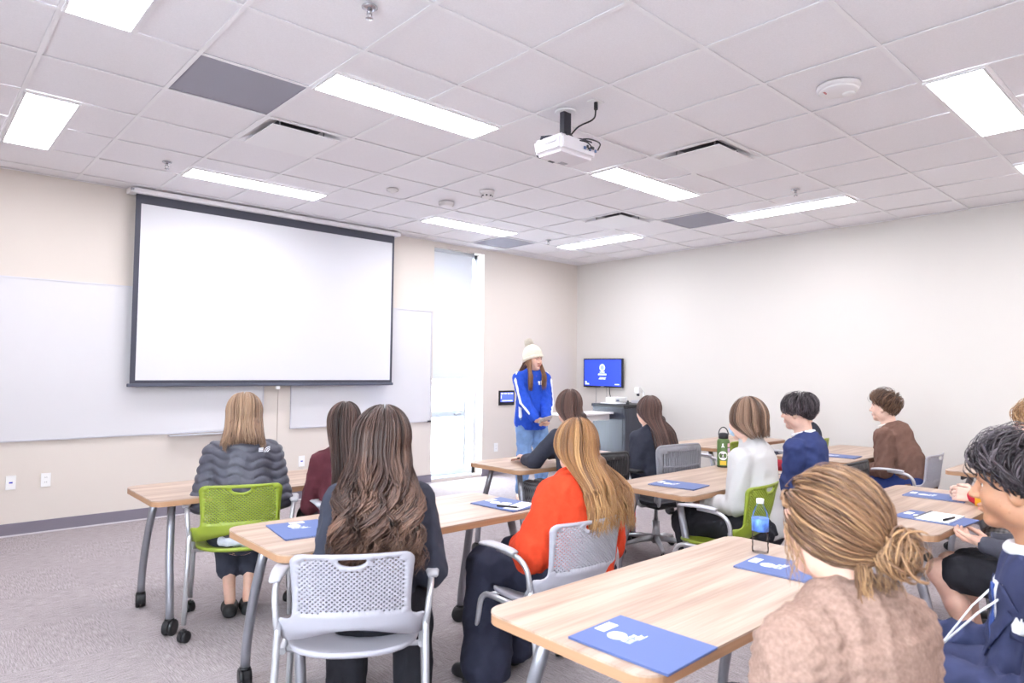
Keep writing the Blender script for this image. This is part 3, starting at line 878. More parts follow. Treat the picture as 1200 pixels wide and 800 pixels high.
pl = B().box(-.045, .045, -.26 - .03, -.26 + .03, H - .006, H - .001).obj('cable_plate', WHITE, t); pl.location = (.02, .03, 0)
B().tube([(.02, -.23, H - .006), (.02, -.23, H - .05)], .012, 8).tube(smooth_path([(.02, -.23, H - .045), (.025, -.22, 2.93), (-.01, -.12, 2.91), (-.01, -.06, 2.872)], .06), .005, 6).obj('power_cord', BLACK, t)
B().tube(smooth_path([(.06, -.02, 2.86), (.12, -.08, 2.875), (.17, -.15, 2.84), (.135, -.15, 2.785)], .05), .0045, 6).obj('video_cable', BLACK, t)
B().tube(smooth_path([(.02, -.05, 2.85), (.02, -.16, 2.81), (.065, -.165, 2.785), (.065, -.13, 2.782)], .04), .004, 6).obj('video_cable', BLACK, t)

# ---------------------------------------------------------------- folders, cards, pens, bottles
FOLD = mat('folder_blue', (80, 99, 152), .5, bump=(300, .05))
FOLD2 = mat('folder_blue_pale', (96, 116, 176), .5)
INK = mat('folder_white_print', (232, 236, 248), .6)
def folder(x, y, rz, label, m=FOLD, tag=True, w=.23, h=.305):
    t = thing('presentation_folder', label, 'folder', (x, y, TZ + .0005), math.radians(rz), 'blue presentation folders on the tables')
    B().box(-w / 2, w / 2, -h / 2, h / 2, 0, .0018).obj('back_cover', m, t)
    B().box(-w / 2 + .004, w / 2 - .004, -h / 2 + .004, h / 2 - .004, .0019, .0036).obj('inner_sheets', PAPER, t)
    B().box(-w / 2, w / 2, -h / 2, h / 2, .0037, .0055).obj('front_cover', m, t)
    if tag: B().box(-.02, .045, h / 2 - .045, h / 2 - .012, .0056, .0062).obj('name_sticker', PAPER, t)
    B().lathe([(.027, .0056), (.027, .006)], c=(-.015, h / 2 - .085, 0), n=26).obj('seal_print', INK, t)
    r = random.Random(4)
    for k, (yy, hh, n) in enumerate(((h / 2 - .118, .013, 9), (h / 2 - .134, .013, 10))):
        b = B(); xx = -.036
        for q in range(n):
            ww = .0065 if r.random() < .8 else .004
            b.box(xx, xx + ww * .35, yy - hh / 2, yy + hh / 2, .0056, .006)
            if r.random() < .8: b.box(xx + ww * .35, xx + ww, yy + hh * r.choice((.2, -.5)), yy + hh * .5, .0056, .0059)
            xx += ww + .0016
        b.obj('title_print', INK, t)
    B().box(.0, .04, h / 2 - .1445, h / 2 - .142, .0056, .006).obj('title_print', INK, t)
    return t
folder(-6.205, -5.835, 2, 'blue folder jutting over the table edge by the bun-haired woman')
folder(-5.265, -5.78, 4, 'blue folder beside the clear water bottle')
folder(-5.275, -4.275, 5, 'blue folder under a white card before the orange sweater')
folder(-4.03, -4.50, 8, 'blue folder on the table with the green flask')
folder(-3.86, -5.86, -3, 'blue folder under a white notepad and pen')
folder(-3.17, -5.68, 3, 'blue folder under the yellow-sleeved person\'s hands')
folder(-1.66, -4.53, 6, 'blue folder before the brown-jacketed man')
folder(-6.33, -4.12, -8, 'blue folder half hidden by the long curly hair')
folder(-3.42, -3.25, 5, 'blue folder before the dark-haired woman in the slatted chair')
folder(-5.46, -2.83, 10, 'blue folder under a white sheet before the maroon top')
def card(x, y, rz, w, h, z, label):
    o = B().box(-w / 2, w / 2, -h / 2, h / 2, 0, .0012).obj('paper_card', PAPER, None, label=label, cat='paper')
    o.location = (x, y, z); o.rotation_euler = (0, 0, math.radians(rz)); return o
card(-5.26, -4.36, 18, .20, .085, TZ + .0066, 'white card on the folder before the orange sweater')
card(-5.28, -4.275, 24, .06, .05, TZ + .0066, 'small white slip beside the white card before the orange sweater')
card(-5.45, -2.85, 8, .19, .25, TZ + .0066, 'white sheet on the folder by the maroon-topped woman')
def pen(x, y, z, rz, label, col=BLACK):
    t = thing('pen', label, 'pen', (x, y, z), math.radians(rz))
    B().tube([(-.06, 0, .0055), (.05, 0, .0055)], .005, 8).obj('barrel', col, t)
    B().tube([(.05, 0, .0055), (.064, 0, .0055)], [.005, .001], 8).obj('tip', METAL, t)
    B().box(-.058, -.02, -.001, .001, .0105, .0125).obj('clip', METAL, t)
pen(-5.335, -4.355, TZ + .0065, -62, 'dark pen beside the white card before the orange sweater')
t = thing('notepad', 'white notepad lying on a folder at the far table', 'notepad', (-3.85, -5.875, TZ + .0065), math.radians(-2))
B().box(-.115, .115, -.075, .075, 0, .006).obj('pages', PAPER, t)
B().box(-.115, .115, .066, .076, .0005, .008).obj('binding', DARK, t)
pen(-3.90, -5.93, TZ + .013, -8, 'black pen lying on the white notepad')

def clearmat(name, tint):
    m = bpy.data.materials.new(name); m.use_nodes = True; nt = m.node_tree
    nt.nodes.remove(nt.nodes['Principled BSDF'])
    g = nt.nodes.new('ShaderNodeBsdfGlossy'); g.inputs['Roughness'].default_value = .08
    tr = nt.nodes.new('ShaderNodeBsdfTransparent'); tr.inputs[0].default_value = tint
    lw = nt.nodes.new('ShaderNodeFresnel'); lw.inputs[0].default_value = 1.18
    mx = nt.nodes.new('ShaderNodeMixShader')
    nt.links.new(lw.outputs[0], mx.inputs[0]); nt.links.new(tr.outputs[0], mx.inputs[1]); nt.links.new(g.outputs[0], mx.inputs[2])
    nt.links.new(mx.outputs[0], nt.nodes['Material Output'].inputs[0])
    return m
t = thing('water_bottle', 'clear plastic water bottle with blue label and white cap', 'bottle', (-5.12, -5.60, TZ))
prof = [(.028, 0), (.031, .004), (.032, .02), (.030, .03), (.032, .04), (.030, .05), (.032, .06), (.031, .07), (.031, .135), (.029, .15), (.02, .175), (.0125, .185), (.0125, .198)]
B().lathe(prof, n=24).obj('bottle_body', clearmat('clear_plastic', (.97, .985, 1, 1)), t)
B().lathe([(.0322, .085), (.0322, .135)], n=24).obj('label_band', mat('bottle_label', (86, 130, 214), .4, noise=((60, 60, 40), .5)), t)
B().lathe([(.0145, .192), (.0145, .208), (.013, .21)], n=18).obj('cap', WHITE, t)
t = thing('sports_flask', 'green flask with stickers and black carry-loop lid', 'flask', (-3.05, -4.24, TZ))
GF = mat('flask_green', (84, 110, 58), .45)
B().lathe([(.044, 0), (.046, .004), (.046, .19), (.042, .203), (.033, .212)], n=32).obj('flask_body', GF, t)
B().lathe([(.0465, .001), (.0465, .012)], n=32).obj('base_ring', mat('flask_base', (40, 48, 34), .6), t)
lid = B().lathe([(.032, .21), (.036, .214), (.036, .245), (.028, .252), (.01, .256)], n=28).obj('lid', BLACK, t)
pts = [(.036 * math.cos(math.radians(a)), 0, .238 + .058 * math.sin(math.radians(a))) for a in range(0, 181, 15)]
o = B().tube(pts, .0038, 8).obj('carry_loop', BLACK, lid); o.rotation_euler = (0, 0, -.8)
def sticker(a0, a1, z0, z1, m, nm, r=.0468):
    V = []; F = []; n = 8
    for k in range(n + 1):
        a = math.radians(a0 + (a1 - a0) * k / n)
        for z in (z0, z1): V.append((r * math.cos(a), r * math.sin(a), z))
    F = [(2 * k, 2 * k + 2, 2 * k + 3, 2 * k + 1) for k in range(n)]
    return B().add(V, F, True).obj(nm, m, t)
def round_sticker(ac, zc, rad, m, nm, r=.0470):
    V = [(r * math.cos(math.radians(ac)), r * math.sin(math.radians(ac)), zc)]; n = 22
    for k in range(n):
        a = 2 * math.pi * k / n; aa = math.radians(ac) + rad * math.cos(a) / r
        V.append((r * math.cos(aa), r * math.sin(aa), zc + rad * math.sin(a)))
    return B().add(V, [(0, 1 + k, 1 + (k + 1) % n) for k in range(n)], True).obj(nm, m, t)
# the side that faces the camera is at about 210 degrees
round_sticker(206, .088, .033, PAPER, 'round_sticker')
for (z, a0, n) in ((.097, 188, 3), (.077, 184, 4)):
    for k in range(n): sticker(a0 + k * 11, a0 + k * 11 + 7, z - .006, z + .006, BLACK, 'sticker_lettering', .0473)
sticker(178, 236, .018, .05, mat('sticker_yellow', (222, 186, 60), .5), 'square_sticker')
for z, m_ in ((.165, mat('sticker_pink', (226, 180, 186), .5)), (.13, mat('sticker_lilac', (206, 176, 214), .5)), (.10, mat('sticker_white', (236, 226, 226), .5))):
    sticker(250, 292, z - .013, z + .014, m_, 'square_sticker')
V = []
for (dx, dz) in ((0, .018), (.006, .012), (.004, .002), (.012, -.012), (.007, -.015), (0, -.004), (-.007, -.015), (-.012, -.012), (-.004, .002), (-.006, .012)):
    a = math.radians(206) + dx / .047; V.append((.0472 * math.cos(a), .0472 * math.sin(a), .162 + dz))
B().add(V, [list(range(10))], False).obj('figure_emblem', PAPER, t)

# ================================================================ people: implicit-surface modeller
def smin(a, b, k):
    h = np.maximum(k - np.abs(a - b), 0) / k
    return np.minimum(a, b) - h * h * k * .25

class Sdf:
    def __init__(s): s.p = []; s.disp = None; s.post = None
    def cone(s, a, b, ra, rb, k=.03, flat=None, op=1):
        a = np.array(a, float); b = np.array(b, float)
        r = max(ra, rb) * (1.0 if flat is None else max(1, flat[1]))
        s.p.append(('c', (a, b, ra, rb, flat), k, op, np.minimum(a, b) - r, np.maximum(a, b) + r)); return s
    def chain(s, pts, rad, k=.02, flat=None):
        for i in range(len(pts) - 1): s.cone(pts[i], pts[i + 1], rad[i], rad[i + 1], k, flat)
        return s
    def ell(s, c, r, k=.02, R=None, op=1):
        c = np.array(c, float); r = np.array(r, float); m = r.max()
        s.p.append(('e', (c, r, R), k, op, c - m, c + m)); return s
    def plane(s, n, d, k=.01):
        """cut away the half space n.p > d"""
        n = np.array(n, float); n /= np.linalg.norm(n)
        s.p.append(('p', (n, d), k, -1, np.full(3, -9.), np.full(3, 9.))); return s
    @staticmethod
    def prim(q, P):
        kind, a = q[0], q[1]
        if kind == 'c':
            A, Bp, ra, rb, flat = a
            ba = Bp - A; L = ba @ ba + 1e-12
            w = P - A; t = np.clip(w @ ba / L, 0, 1)
            w = w - t[..., None] * ba
            if flat is not None:
                ax, fc = flat
                w = w + (w @ ax)[..., None] * ax * (1 / fc - 1)
            return np.sqrt((w * w).sum(-1)) - (ra + (rb - ra) * t)
        if kind == 'e':
            c, r, R = a
            w = P - c
            if R is not None: w = w @ R
            k0 = np.sqrt(((w / r) ** 2).sum(-1)); k1 = np.sqrt(((w / r ** 2) ** 2).sum(-1)) + 1e-9
            return k0 * (k0 - 1) / k1
        n, d = a
        return d - P @ n          # negative outside the kept half: used with op -1
    def ev(s, P, cen=None, hd=0.0):
        d = np.full(P.shape[:-1], .6)
        for q in s.p:
            if cen is not None and q[0] != 'p':
                mg = q[2] + .035 + hd
                m = ((cen > q[4] - mg) & (cen < q[5] + mg)).all(-1)
                if not m.any(): continue
                v = Sdf.prim(q, P[m]); dm = d[m]
                d[m] = smin(dm, v, q[2]) if q[3] == 1 else -smin(-dm, v, q[2])
            else:
                v = Sdf.prim(q, P)
                d = smin(d, v, q[2]) if q[3] == 1 else -smin(-d, v, q[2])
        if s.disp is not None: d = d + s.disp(P)
        return d
    def bounds(s):
        lo = np.min([q[4] for q in s.p if q[0] != 'p' and q[3] == 1], 0); hi = np.max([q[5] for q in s.p if q[0] != 'p' and q[3] == 1], 0)
        return lo - .03, hi + .03

def polygonize(s, h, lo=None, hi=None):
    l0, h0 = s.bounds()
    lo = l0 if lo is None else np.maximum(np.array(lo, float), l0); hi = h0 if hi is None else np.minimum(np.array(hi, float), h0)
    nb = np.maximum(1, np.ceil((hi - lo) / (8 * h)).astype(int))
    g = np.stack(np.meshgrid(*[np.arange(n) for n in nb], indexing='ij'), -1).reshape(-1, 3)
    cen = lo + (g + .5) * 8 * h
    dc = s.ev(cen)
    act = np.abs(dc) < 8 * h * .87 * 1.45 + .012
    g = g[act]; cen = cen[act]
    if len(g) == 0: return np.zeros((0, 3)), np.zeros((0, 4), int)
    l9 = np.stack(np.meshgrid(*[np.arange(9)] * 3, indexing='ij'), -1).reshape(-1, 3)
    D = np.empty((len(g), 729), np.float32)
    for i in range(0, len(g), 400):
        gg = g[i:i + 400]
        P = lo + (gg[:, None, :] * 8 + l9[None]) * h
        D[i:i + 400] = s.ev(P, cen[i:i + 400], 8 * h * .87)
    D = D.reshape(-1, 9, 9, 9)
    ins = D < 0
    c8 = [(a, b, c) for a in (0, 1) for b in (0, 1) for c in (0, 1)]
    cnt = sum(ins[:, a:a + 8, b:b + 8, c:c + 8].astype(np.int8) for a, b, c in c8)
    bi, ci, cj, ck = np.nonzero((cnt > 0) & (cnt < 8))
    # vertex: Newton step from cell centre along the trilinear gradient
    corner = {q: D[bi, ci + q[0], cj + q[1], ck + q[2]] for q in c8}
    m = sum(corner.values()) / 8
    gr = np.stack([sum(corner[q] * (1 if q[ax] else -1) for q in c8) / 4 for ax in range(3)], -1) / h
    gn = (gr * gr).sum(-1) + 1e-6
    st = np.clip(-(m / gn)[:, None] * gr, -.55 * h, .55 * h)
    cell = g[bi] * 8 + np.stack([ci, cj, ck], -1)
    V = lo + (cell + .5) * h + st
    N = nb * 8 + 3
    key = ((cell[:, 0] + 1) * N[1] + cell[:, 1] + 1) * N[2] + cell[:, 2] + 1
    order = np.argsort(key); ks = key[order]
    def look(c):
        k = ((c[:, 0] + 1) * N[1] + c[:, 1] + 1) * N[2] + c[:, 2] + 1
        p = np.searchsorted(ks, k); p = np.minimum(p, len(ks) - 1)
        return np.where(ks[p] == k, order[p], -1)
    Fs = []
    for ax in range(3):
        sl = [slice(0, 8)] * 3; su = list(sl); su[ax] = slice(1, 9)
        A = ins[:, sl[0], sl[1], sl[2]]; Bq = ins[:, su[0], su[1], su[2]]
        b, i, j, k = np.nonzero(A != Bq)
        flip = ~A[b, i, j, k]
        c = g[b] * 8 + np.stack([i, j, k], -1)
        u, v = (ax + 1) % 3, (ax + 2) % 3
        quad = []
        for du, dv in ((-1, -1), (0, -1), (0, 0), (-1, 0)):
            cc = c.copy(); cc[:, u] += du; cc[:, v] += dv
            quad.append(look(cc))
        Q = np.stack(quad, -1)
        Q[flip] = Q[flip][:, ::-1]
        Fs.append(Q[(Q >= 0).all(1)])
    F = np.concatenate(Fs)
    return V, F

def join_np(parts):
    Vs = []; Fs = []; o = 0
    for V, F in parts:
        if len(V) == 0: continue
        Vs.append(V); Fs.append(F + o); o += len(V)
    return np.concatenate(Vs), np.concatenate(Fs)

def relax(V, F, it=2, w=.5):
    for _ in range(it):
        S = np.zeros_like(V); C = np.zeros(len(V))
        for a, b in ((0, 1), (1, 2), (2, 3), (3, 0)):
            np.add.at(S, F[:, a], V[F[:, b]]); np.add.at(S, F[:, b], V[F[:, a]])
            np.add.at(C, F[:, a], 1); np.add.at(C, F[:, b], 1)
        V = V * (1 - w) + w * S / np.maximum(C, 1)[:, None]
    return V

def sdf_obj(name, s, h, m, parent, it=1):
    V, F = polygonize(s, h)
    if it: V = relax(V, F, it, .4)
    me = mesh_np(name, V, F); me.materials.append(m)
    return put(bpy.data.objects.new(name, me), parent)

def folds(seed, amp, freq, stretch=(1, 1, .55)):
    r = np.random.RandomState(seed)
    ks = [r.normal(size=3) * freq * 1.9 * np.array(stretch) for _ in range(4)]
    ws = [r.normal(size=3) * freq * .5 for _ in range(4)]
    ph = r.rand(8) * 6.28
    def f(P):
        o = 0
        for i in range(4):
            o = o + np.sin(P @ ks[i] + ph[i] + 1.6 * np.sin(P @ ws[i] + ph[4 + i]))
        o = o / 4
        return amp * 1.35 * (np.abs(o) ** .8 * 1.9 - .75)
    return f

# ---------------------------------------------------------------- strands
def strand_mesh(paths, width, flatn=.45, cen=None, taper=True):
    """paths (n,m,3), width (n,) -> tapered three-sided locks; returns V,F,strand id, along"""
    n, m, _ = paths.shape
    T = np.gradient(paths, axis=1); T /= np.linalg.norm(T, axis=-1, keepdims=True) + 1e-9
    ref = paths - (cen if cen is not None else paths.mean((0, 1)))
    S = np.cross(T, ref); S /= np.linalg.norm(S, axis=-1, keepdims=True) + 1e-9
    U = np.cross(S, T)
    t = np.linspace(0, 1, m)
    w = (np.minimum(1, t * 6 + .35) * np.minimum(1, (1 - t) * 3.2 + .12)) if taper else np.ones(m)
    W = width[:, None] * w[None]
    V = np.stack([paths + S * W[..., None], paths + U * (W * flatn)[..., None], paths - S * W[..., None]], 2)   # n,m,3,3
    idx = np.arange(n * m * 3).reshape(n, m, 3)
    F = []
    for k in range(3):
        k2 = (k + 1) % 3
        F.append(np.stack([idx[:, :-1, k], idx[:, :-1, k2], idx[:, 1:, k2], idx[:, 1:, k]], -1).reshape(-1, 4))
    return V.reshape(-1, 3), np.concatenate(F), np.repeat(np.arange(n), m * 3), np.tile(np.repeat(t, 3), n)

def hair_mat(name, c0, c1, c2, tipmix=0.0, rough=.38):
    if name in MATS: return MATS[name]
    m = bpy.data.materials.new(name); m.use_nodes = True; nt = m.node_tree
    b = nt.nodes['Principled BSDF']; b.inputs['Roughness'].default_value = rough; b.inputs['Specular IOR Level'].default_value = .35
    at = nt.nodes.new('ShaderNodeAttribute'); at.attribute_name = 'lock'
    cr = nt.nodes.new('ShaderNodeValToRGB'); e = cr.color_ramp.elements
    e[0].position = 0; e[0].color = (*lin(c0), 1); e[1].position = 1; e[1].color = (*lin(c2), 1)
    q = e.new(.5); q.color = (*lin(c1), 1)
    nt.links.new(at.outputs['Fac'], cr.inputs[0]); nt.links.new(cr.outputs[0], b.inputs['Base Color'])
    MATS[name] = m
    return m

def hair_obj(parts, m, parent, name='hair'):
    """parts: list of (V,F,value per vertex)"""
    V, F = join_np([(p[0], p[1]) for p in parts])
    val = np.concatenate([p[2] for p in parts if len(p[0])]).astype(np.float32)
    me = mesh_np(name, V, F); me.materials.append(m)
    a = me.attributes.new('lock', 'FLOAT', 'POINT'); a.data.foreach_set('value', val)
    return put(bpy.data.objects.new(name, me), parent)

def sstep(a, b, x):
    t = np.clip((x - a) / (b - a), 0, 1); return t * t * (3 - 2 * t)

HC_OFF = np.array((0, -.014, .022)); HR = np.array((.079, .099, .094))
def rot(yaw=0, pitch=0, roll=0):
    """yaw clockwise from +y seen from above, pitch up, roll"""
    y, p, r = -math.radians(yaw), math.radians(pitch), math.radians(roll)
    Rz = np.array([[math.cos(y), -math.sin(y), 0], [math.sin(y), math.cos(y), 0], [0, 0, 1]])
    Rx = np.array([[1, 0, 0], [0, math.cos(p), -math.sin(p)], [0, math.sin(p), math.cos(p)]])
    Ry = np.array([[math.cos(r), 0, math.sin(r)], [0, 1, 0], [-math.sin(r), 0, math.cos(r)]])
    return Rz @ Rx @ Ry

def scalp_cap(J, thick=.006, h=.009, low=-.03, face=True, val=.25):
    hc, R, sc = J['head'], J['R'], J['hs']
    s = Sdf()
    def tp(p): return hc + R @ (np.array(p) * sc)
    s.ell(tp(HC_OFF), (HR + thick) * sc, .01, R)
    s.ell(tp((0, .105, -.055)), np.array((.072, .075, .118)) * sc, .012, R, op=-1)
    n = R @ np.array((0, .9, -1.0)); n /= np.linalg.norm(n)
    s.plane(n, float(n @ tp((0, -.02, low))), .012)
    V, F = polygonize(s, h)
    return V, F, np.full(len(V), val)

def long_hair(J, n=400, length=.45, back=lambda z: -.14, wsc=1.25, phimin=62, amp=.006, nw=2.0, clump=26, seed=1, lw=.0065, vol=.02, tipfade=0.0, curl=0.0, front=None, partx=.01, dark=.0, topv=.0, lenvar=.12):
    r = np.random.RandomState(seed)
    hc, R, sc = J['head'], J['R'], J['hs']
    phi = np.radians(phimin) + r.rand(n) * (2 * np.pi - 2 * np.radians(phimin))
    if front is not None:      # share of locks that fall in front of the shoulders
        k = int(n * front['share']); phi[:k] = np.radians(phimin) + r.rand(k) * np.radians(front['span']); phi[:k // 2] *= -1
        isf = np.zeros(n, bool); isf[:k] = True
    else: isf = np.zeros(n, bool)
    lay = r.rand(n); rad = (HR[None] + .004 + vol * (.15 + .85 * lay)[:, None]) * sc
    M1, M2 = 9, 14
    th0 = .08 + .5 * r.rand(n) ** 1.3; the = 1.72
    tt = np.linspace(0, 1, M1)
    th = th0[:, None] + (the - th0)[:, None] * tt[None]
    sp = np.sin(phi)[:, None]; cp = np.cos(phi)[:, None]
    d = np.stack([np.sin(th) * sp, np.sin(th) * cp, np.cos(th)], -1)
    # start near the parting
    px = np.sign(np.sin(phi)) * .003 + partx
    P1 = d * rad[:, None, :]; P1[..., 2] += topv * np.exp(-(th / .9) ** 2)
    P1 = P1 + HC_OFF * sc
    P1[:, :, 0] += (px[:, None] * (1 - tt)[None]) * sc
    P1 = hc + P1 @ R.T
    pe = P1[:, -1]
    L = (length - .16 * sc) * (1 - lenvar * r.rand(n)) * (1 - .10 * lay)
    s2 = np.linspace(0, 1, M2 + 1)[1:]
    S = L[:, None] * s2[None]
    z = pe[:, 2:3] - S
    b = sstep(0, .17, S)
    x = hc[0] + (pe[:, 0:1] - hc[0]) * (1 + (wsc - 1) * b)
    yb = np.array([[back(v) for v in row] for row in z])
    yt = yb - .012 - vol * 1.3 * lay[:, None]
    y = pe[:, 1:2] + (yt - pe[:, 1:2]) * b
    if front is not None:
        f = isf
        xs = np.sign(np.sin(phi[f]))[:, None]
        y[f] = pe[f, 1:2] + (front['y'] + .02 * lay[f][:, None] - pe[f, 1:2]) * sstep(.02, .2, S[f])
        x[f] = (pe[f, 0:1]) + (hc[0] + xs * (front['x'] + .05 * (r.rand(f.sum())[:, None] - .5)) - pe[f, 0:1]) * sstep(0, .2, S[f])
    cid = np.floor((phi + 10) / (2 * np.pi) * clump).astype(int) + 1000 * (lay * 3).astype(int)
    rp = np.random.RandomState(seed + 5); tab = rp.rand(5000) * 6.28; tab2 = rp.rand(5000)
    ph = tab[cid % 5000][:, None] + .35 * r.randn(n)[:, None]
    g = sstep(0, .22, S)
    k = 2 * np.pi * nw / max(length, .1)
    A = (amp * (.6 + .8 * tab2[cid % 5000]))[:, None] * (g + curl * g * s2[None])
    x = x + A * np.sin(k * S + ph); y = y + .7 * A * np.cos(k * S + ph * 1.3)
    P2 = np.stack([x, y, z], -1)
    P = np.concatenate([P1, P2], 1)
    w = lw * (.6 + .8 * r.rand(n))
    V, F, sid, al = strand_mesh(P, w, .5, hc)
    base = .62 * tab2[(cid * 7) % 5000] + .38 * r.rand(n)
    val = np.clip(base[sid] * (1 - tipfade) + tipfade * al, 0, 1)
    return V, F, val

def hair_curtain(J, length, back, wsc, vol, h=.012, val=.12):
    """under-layer that fills the mass behind the locks"""
    hc, sc = J['head'], J['hs']
    s = Sdf()
    z0 = hc[2] - .0; zs = np.linspace(z0, hc[2] + .10 - length * .93, 6)
    for i in range(5):
        a, b = zs[i], zs[i + 1]
        wa = .055 + (wsc - 1) * .09 * min(1, i / 2) ; wb = .055 + (wsc - 1) * .09 * min(1, (i + 1) / 2)
        ya = hc[1] - .045 if i == 0 else back(a) - .006; yb = back(b) - .006
        for sx in (-1, 0, 1):
            s.cone((hc[0] + sx * wa * .75, ya + .042, a), (hc[0] + sx * wb * .75, yb + .042, b), .026, .024 if i < 4 else .008, .05, (np.array((0, 1., 0)), .6))
    V, F = polygonize(s, h)
    return V, F, np.full(len(V), val)

def short_hair(J, n=420, seed=2, lw=.0065, ln=(.05, .09), lift=.10, whorl=(0, -.55, .83), nape=-.055, side=-.02, fringe=.055, fringe_drop=0.0, wav=.004, top=.0, sweep=(0, 0, 0), curlv=0, low_len=.55):
    r = np.random.RandomState(seed)
    hc, R, sc = J['head'], J['R'], J['hs']
    D = r.normal(size=(n * 6, 3)); D /= np.linalg.norm(D, axis=1, keepdims=True)
    Q = D * HR + HC_OFF
    back = np.clip((-Q[:, 1] + .02) / .1, 0, 1)
    low = side * (1 - back) + nape * back
    ok = (Q[:, 2] > low) & ~((Q[:, 1] > .045) & (Q[:, 2] < fringe)) & ~((Q[:, 1] > .005) & (Q[:, 2] < .015)) & (Q[:, 2] > low)
    D = D[ok][:n]; n = len(D)
    w0 = np.array(whorl, float); w0 /= np.linalg.norm(w0)
    L = ln[0] + (ln[1] - ln[0]) * r.rand(n)
    up = np.clip((D[:, 2] + .1) / 1.0, 0, 1)
    L = L * (low_len + (1.15 - low_len) * up)
    M = 11; P = np.zeros((n, M, 3)); d = D.copy()
    jit = r.normal(size=(n, 3)) * .25
    lay = r.rand(n)
    for k in range(M):
        f = k / (M - 1)
        off = .004 + (lift * (.25 + .75 * lay) * np.sin((f ** .8) * np.pi * .86) * (.35 + up)) * .22 + top * np.clip(d[:, 2], 0, 1)
        P[:, k] = d * (HR + off[:, None]) + HC_OFF
        t = d - w0 * (d @ w0)[:, None] + jit * .35 + np.array(sweep) - np.array((0, 0, .35)) * f
        t = t - d * (t * d).sum(1)[:, None]; t /= np.linalg.norm(t, axis=1, keepdims=True) + 1e-9
        d = d + t * (L / .095 / (M - 1))[:, None]; d /= np.linalg.norm(d, axis=1, keepdims=True)
    t = np.linspace(0, 1, M)[None]
    ph = r.rand(n)[:, None] * 6.28
    P[..., 2] += wav * np.sin(t * (7 + curlv) + ph) * t; P[..., 0] += wav * np.cos(t * (6 + curlv) + ph) * t
    P[..., 2] -= fringe_drop * np.clip((P[..., 1] - .06) / .05, 0, 1) * t
    P = hc + (P * sc) @ R.T
    V, F, sid, al = strand_mesh(P, lw * (.6 + .8 * r.rand(n)), .5, hc)
    rv = r.rand(n)
    return V, F, rv[sid]

def bun_hair(J, seed=3, n=520, bun=(.03, -.118, -.035), lw=.0055):
    r = np.random.RandomState(seed)
    hc, R, sc = J['head'], J['R'], J['hs']
    D = r.normal(size=(n * 5, 3)); D /= np.linalg.norm(D, axis=1, keepdims=True)
    Q = D * HR + HC_OFF
    ok = (Q[:, 2] > -.035 - .045 * np.clip(-Q[:, 1] / .09, 0, 1)) & ~((Q[:, 1] > .05) & (Q[:, 2] < .062)) & ~((Q[:, 1] > .012) & (Q[:, 2] < .0))
    D = D[ok][:n]; n = len(D)
    bd = (np.array(bun) - HC_OFF) / HR; bd /= np.linalg.norm(bd)
    M = 16; t = np.linspace(0, 1, M)
    lay = r.rand(n); off = .003 + .016 * lay
    P = np.zeros((n, M, 3))
    for k, f in enumerate(t):
        d = D * (1 - f) + (bd + r.normal(size=3) * 0) * f
        d /= np.linalg.norm(d, axis=1, keepdims=True)
        P[:, k] = d * (HR + (off * (1 + .5 * math.sin(f * math.pi)))[:, None]) + HC_OFF
    ph = r.rand(n)[:, None] * 6.28
    P[..., 2] += .003 * np.sin(t * 8 + ph); P[..., 0] += .003 * np.cos(t * 7 + ph)
    P[:, -2:] += (np.array(bun) - P[:, -1:]) * .35
    parts = [(P, lw, None)]
    # coils of the bun
    nb = 260; C = np.zeros((nb, 20, 3)); bc = np.array(bun)
    for i in range(nb):
        ax = np.array((.1, -1, .15)) + r.normal(size=3) * .38; ax /= np.linalg.norm(ax)
        u = np.cross(ax, (0, 0, 1.)); u /= np.linalg.norm(u); v = np.cross(ax, u)
        a = np.linspace(0, 2 * np.pi * (.55 + .5 * r.rand()), 20) + r.rand() * 6.28
        rr = .014 + .034 * r.rand() ** .7
        ctr = bc + np.array((.006 * r.randn(), -.014 + .014 * r.randn(), .007 * r.randn()))
        C[i] = ctr + rr * (np.cos(a)[:, None] * u + np.sin(a)[:, None] * v) + .004 * np.sin(a * 3 + r.rand() * 6)[:, None] * ax
    # loose strands at nape and temples
    ns = 150; Ls = np.zeros((ns, 18, 3))
    for i in range(ns):
        if i < 118: st = np.array((.07 * (r.rand() * 2 - 1) + .01, -.085 - .02 * r.rand(), -.05 - .03 * r.rand())); ln = .05 + .12 * r.rand()
        else: st = np.array(((-1 if r.rand() < .6 else 1) * .082, .03 + .03 * r.rand(), .01 + .02 * r.rand())); ln = .08 + .07 * r.rand()
        f = np.linspace(0, 1, 18); q = r.rand() * 6.28
        Ls[i] = st + np.stack([.010 * np.sin(f * 5 + q) * f, -.012 * f + .009 * np.cos(f * 6 + q) * f, -ln * f], -1)
    out = []
    for PP, w, tw in ((P, lw, 0), (C, lw * .95, 0), (Ls, lw * .55, 0)):
        nn = len(PP)
        X = hc + (PP * sc) @ R.T
        V, F, sid, al = strand_mesh(X, w * (.6 + .8 * r.rand(nn)), .5, hc)
        rv = r.rand(nn); rv = np.clip(rv * .8 + (.22 if PP is not P else 0), 0, 1)
        out.append((V, F, rv[sid]))
    return out

# ---------------------------------------------------------------- skeleton and body
def ik(S, W, a, b, pole):
    S, W, pole = np.array(S, float), np.array(W, float), np.array(pole, float)
    d = W - S; L = np.linalg.norm(d)
    if L > (a + b) * .985: W = S + d / L * (a + b) * .985; d = W - S; L = np.linalg.norm(d)
    u = d / L; x = (a * a - b * b + L * L) / (2 * L); hh = math.sqrt(max(a * a - x * x, 0))
    p = pole - u * (pole @ u); p /= np.linalg.norm(p) + 1e-9
    return S + u * x + p * hh, W

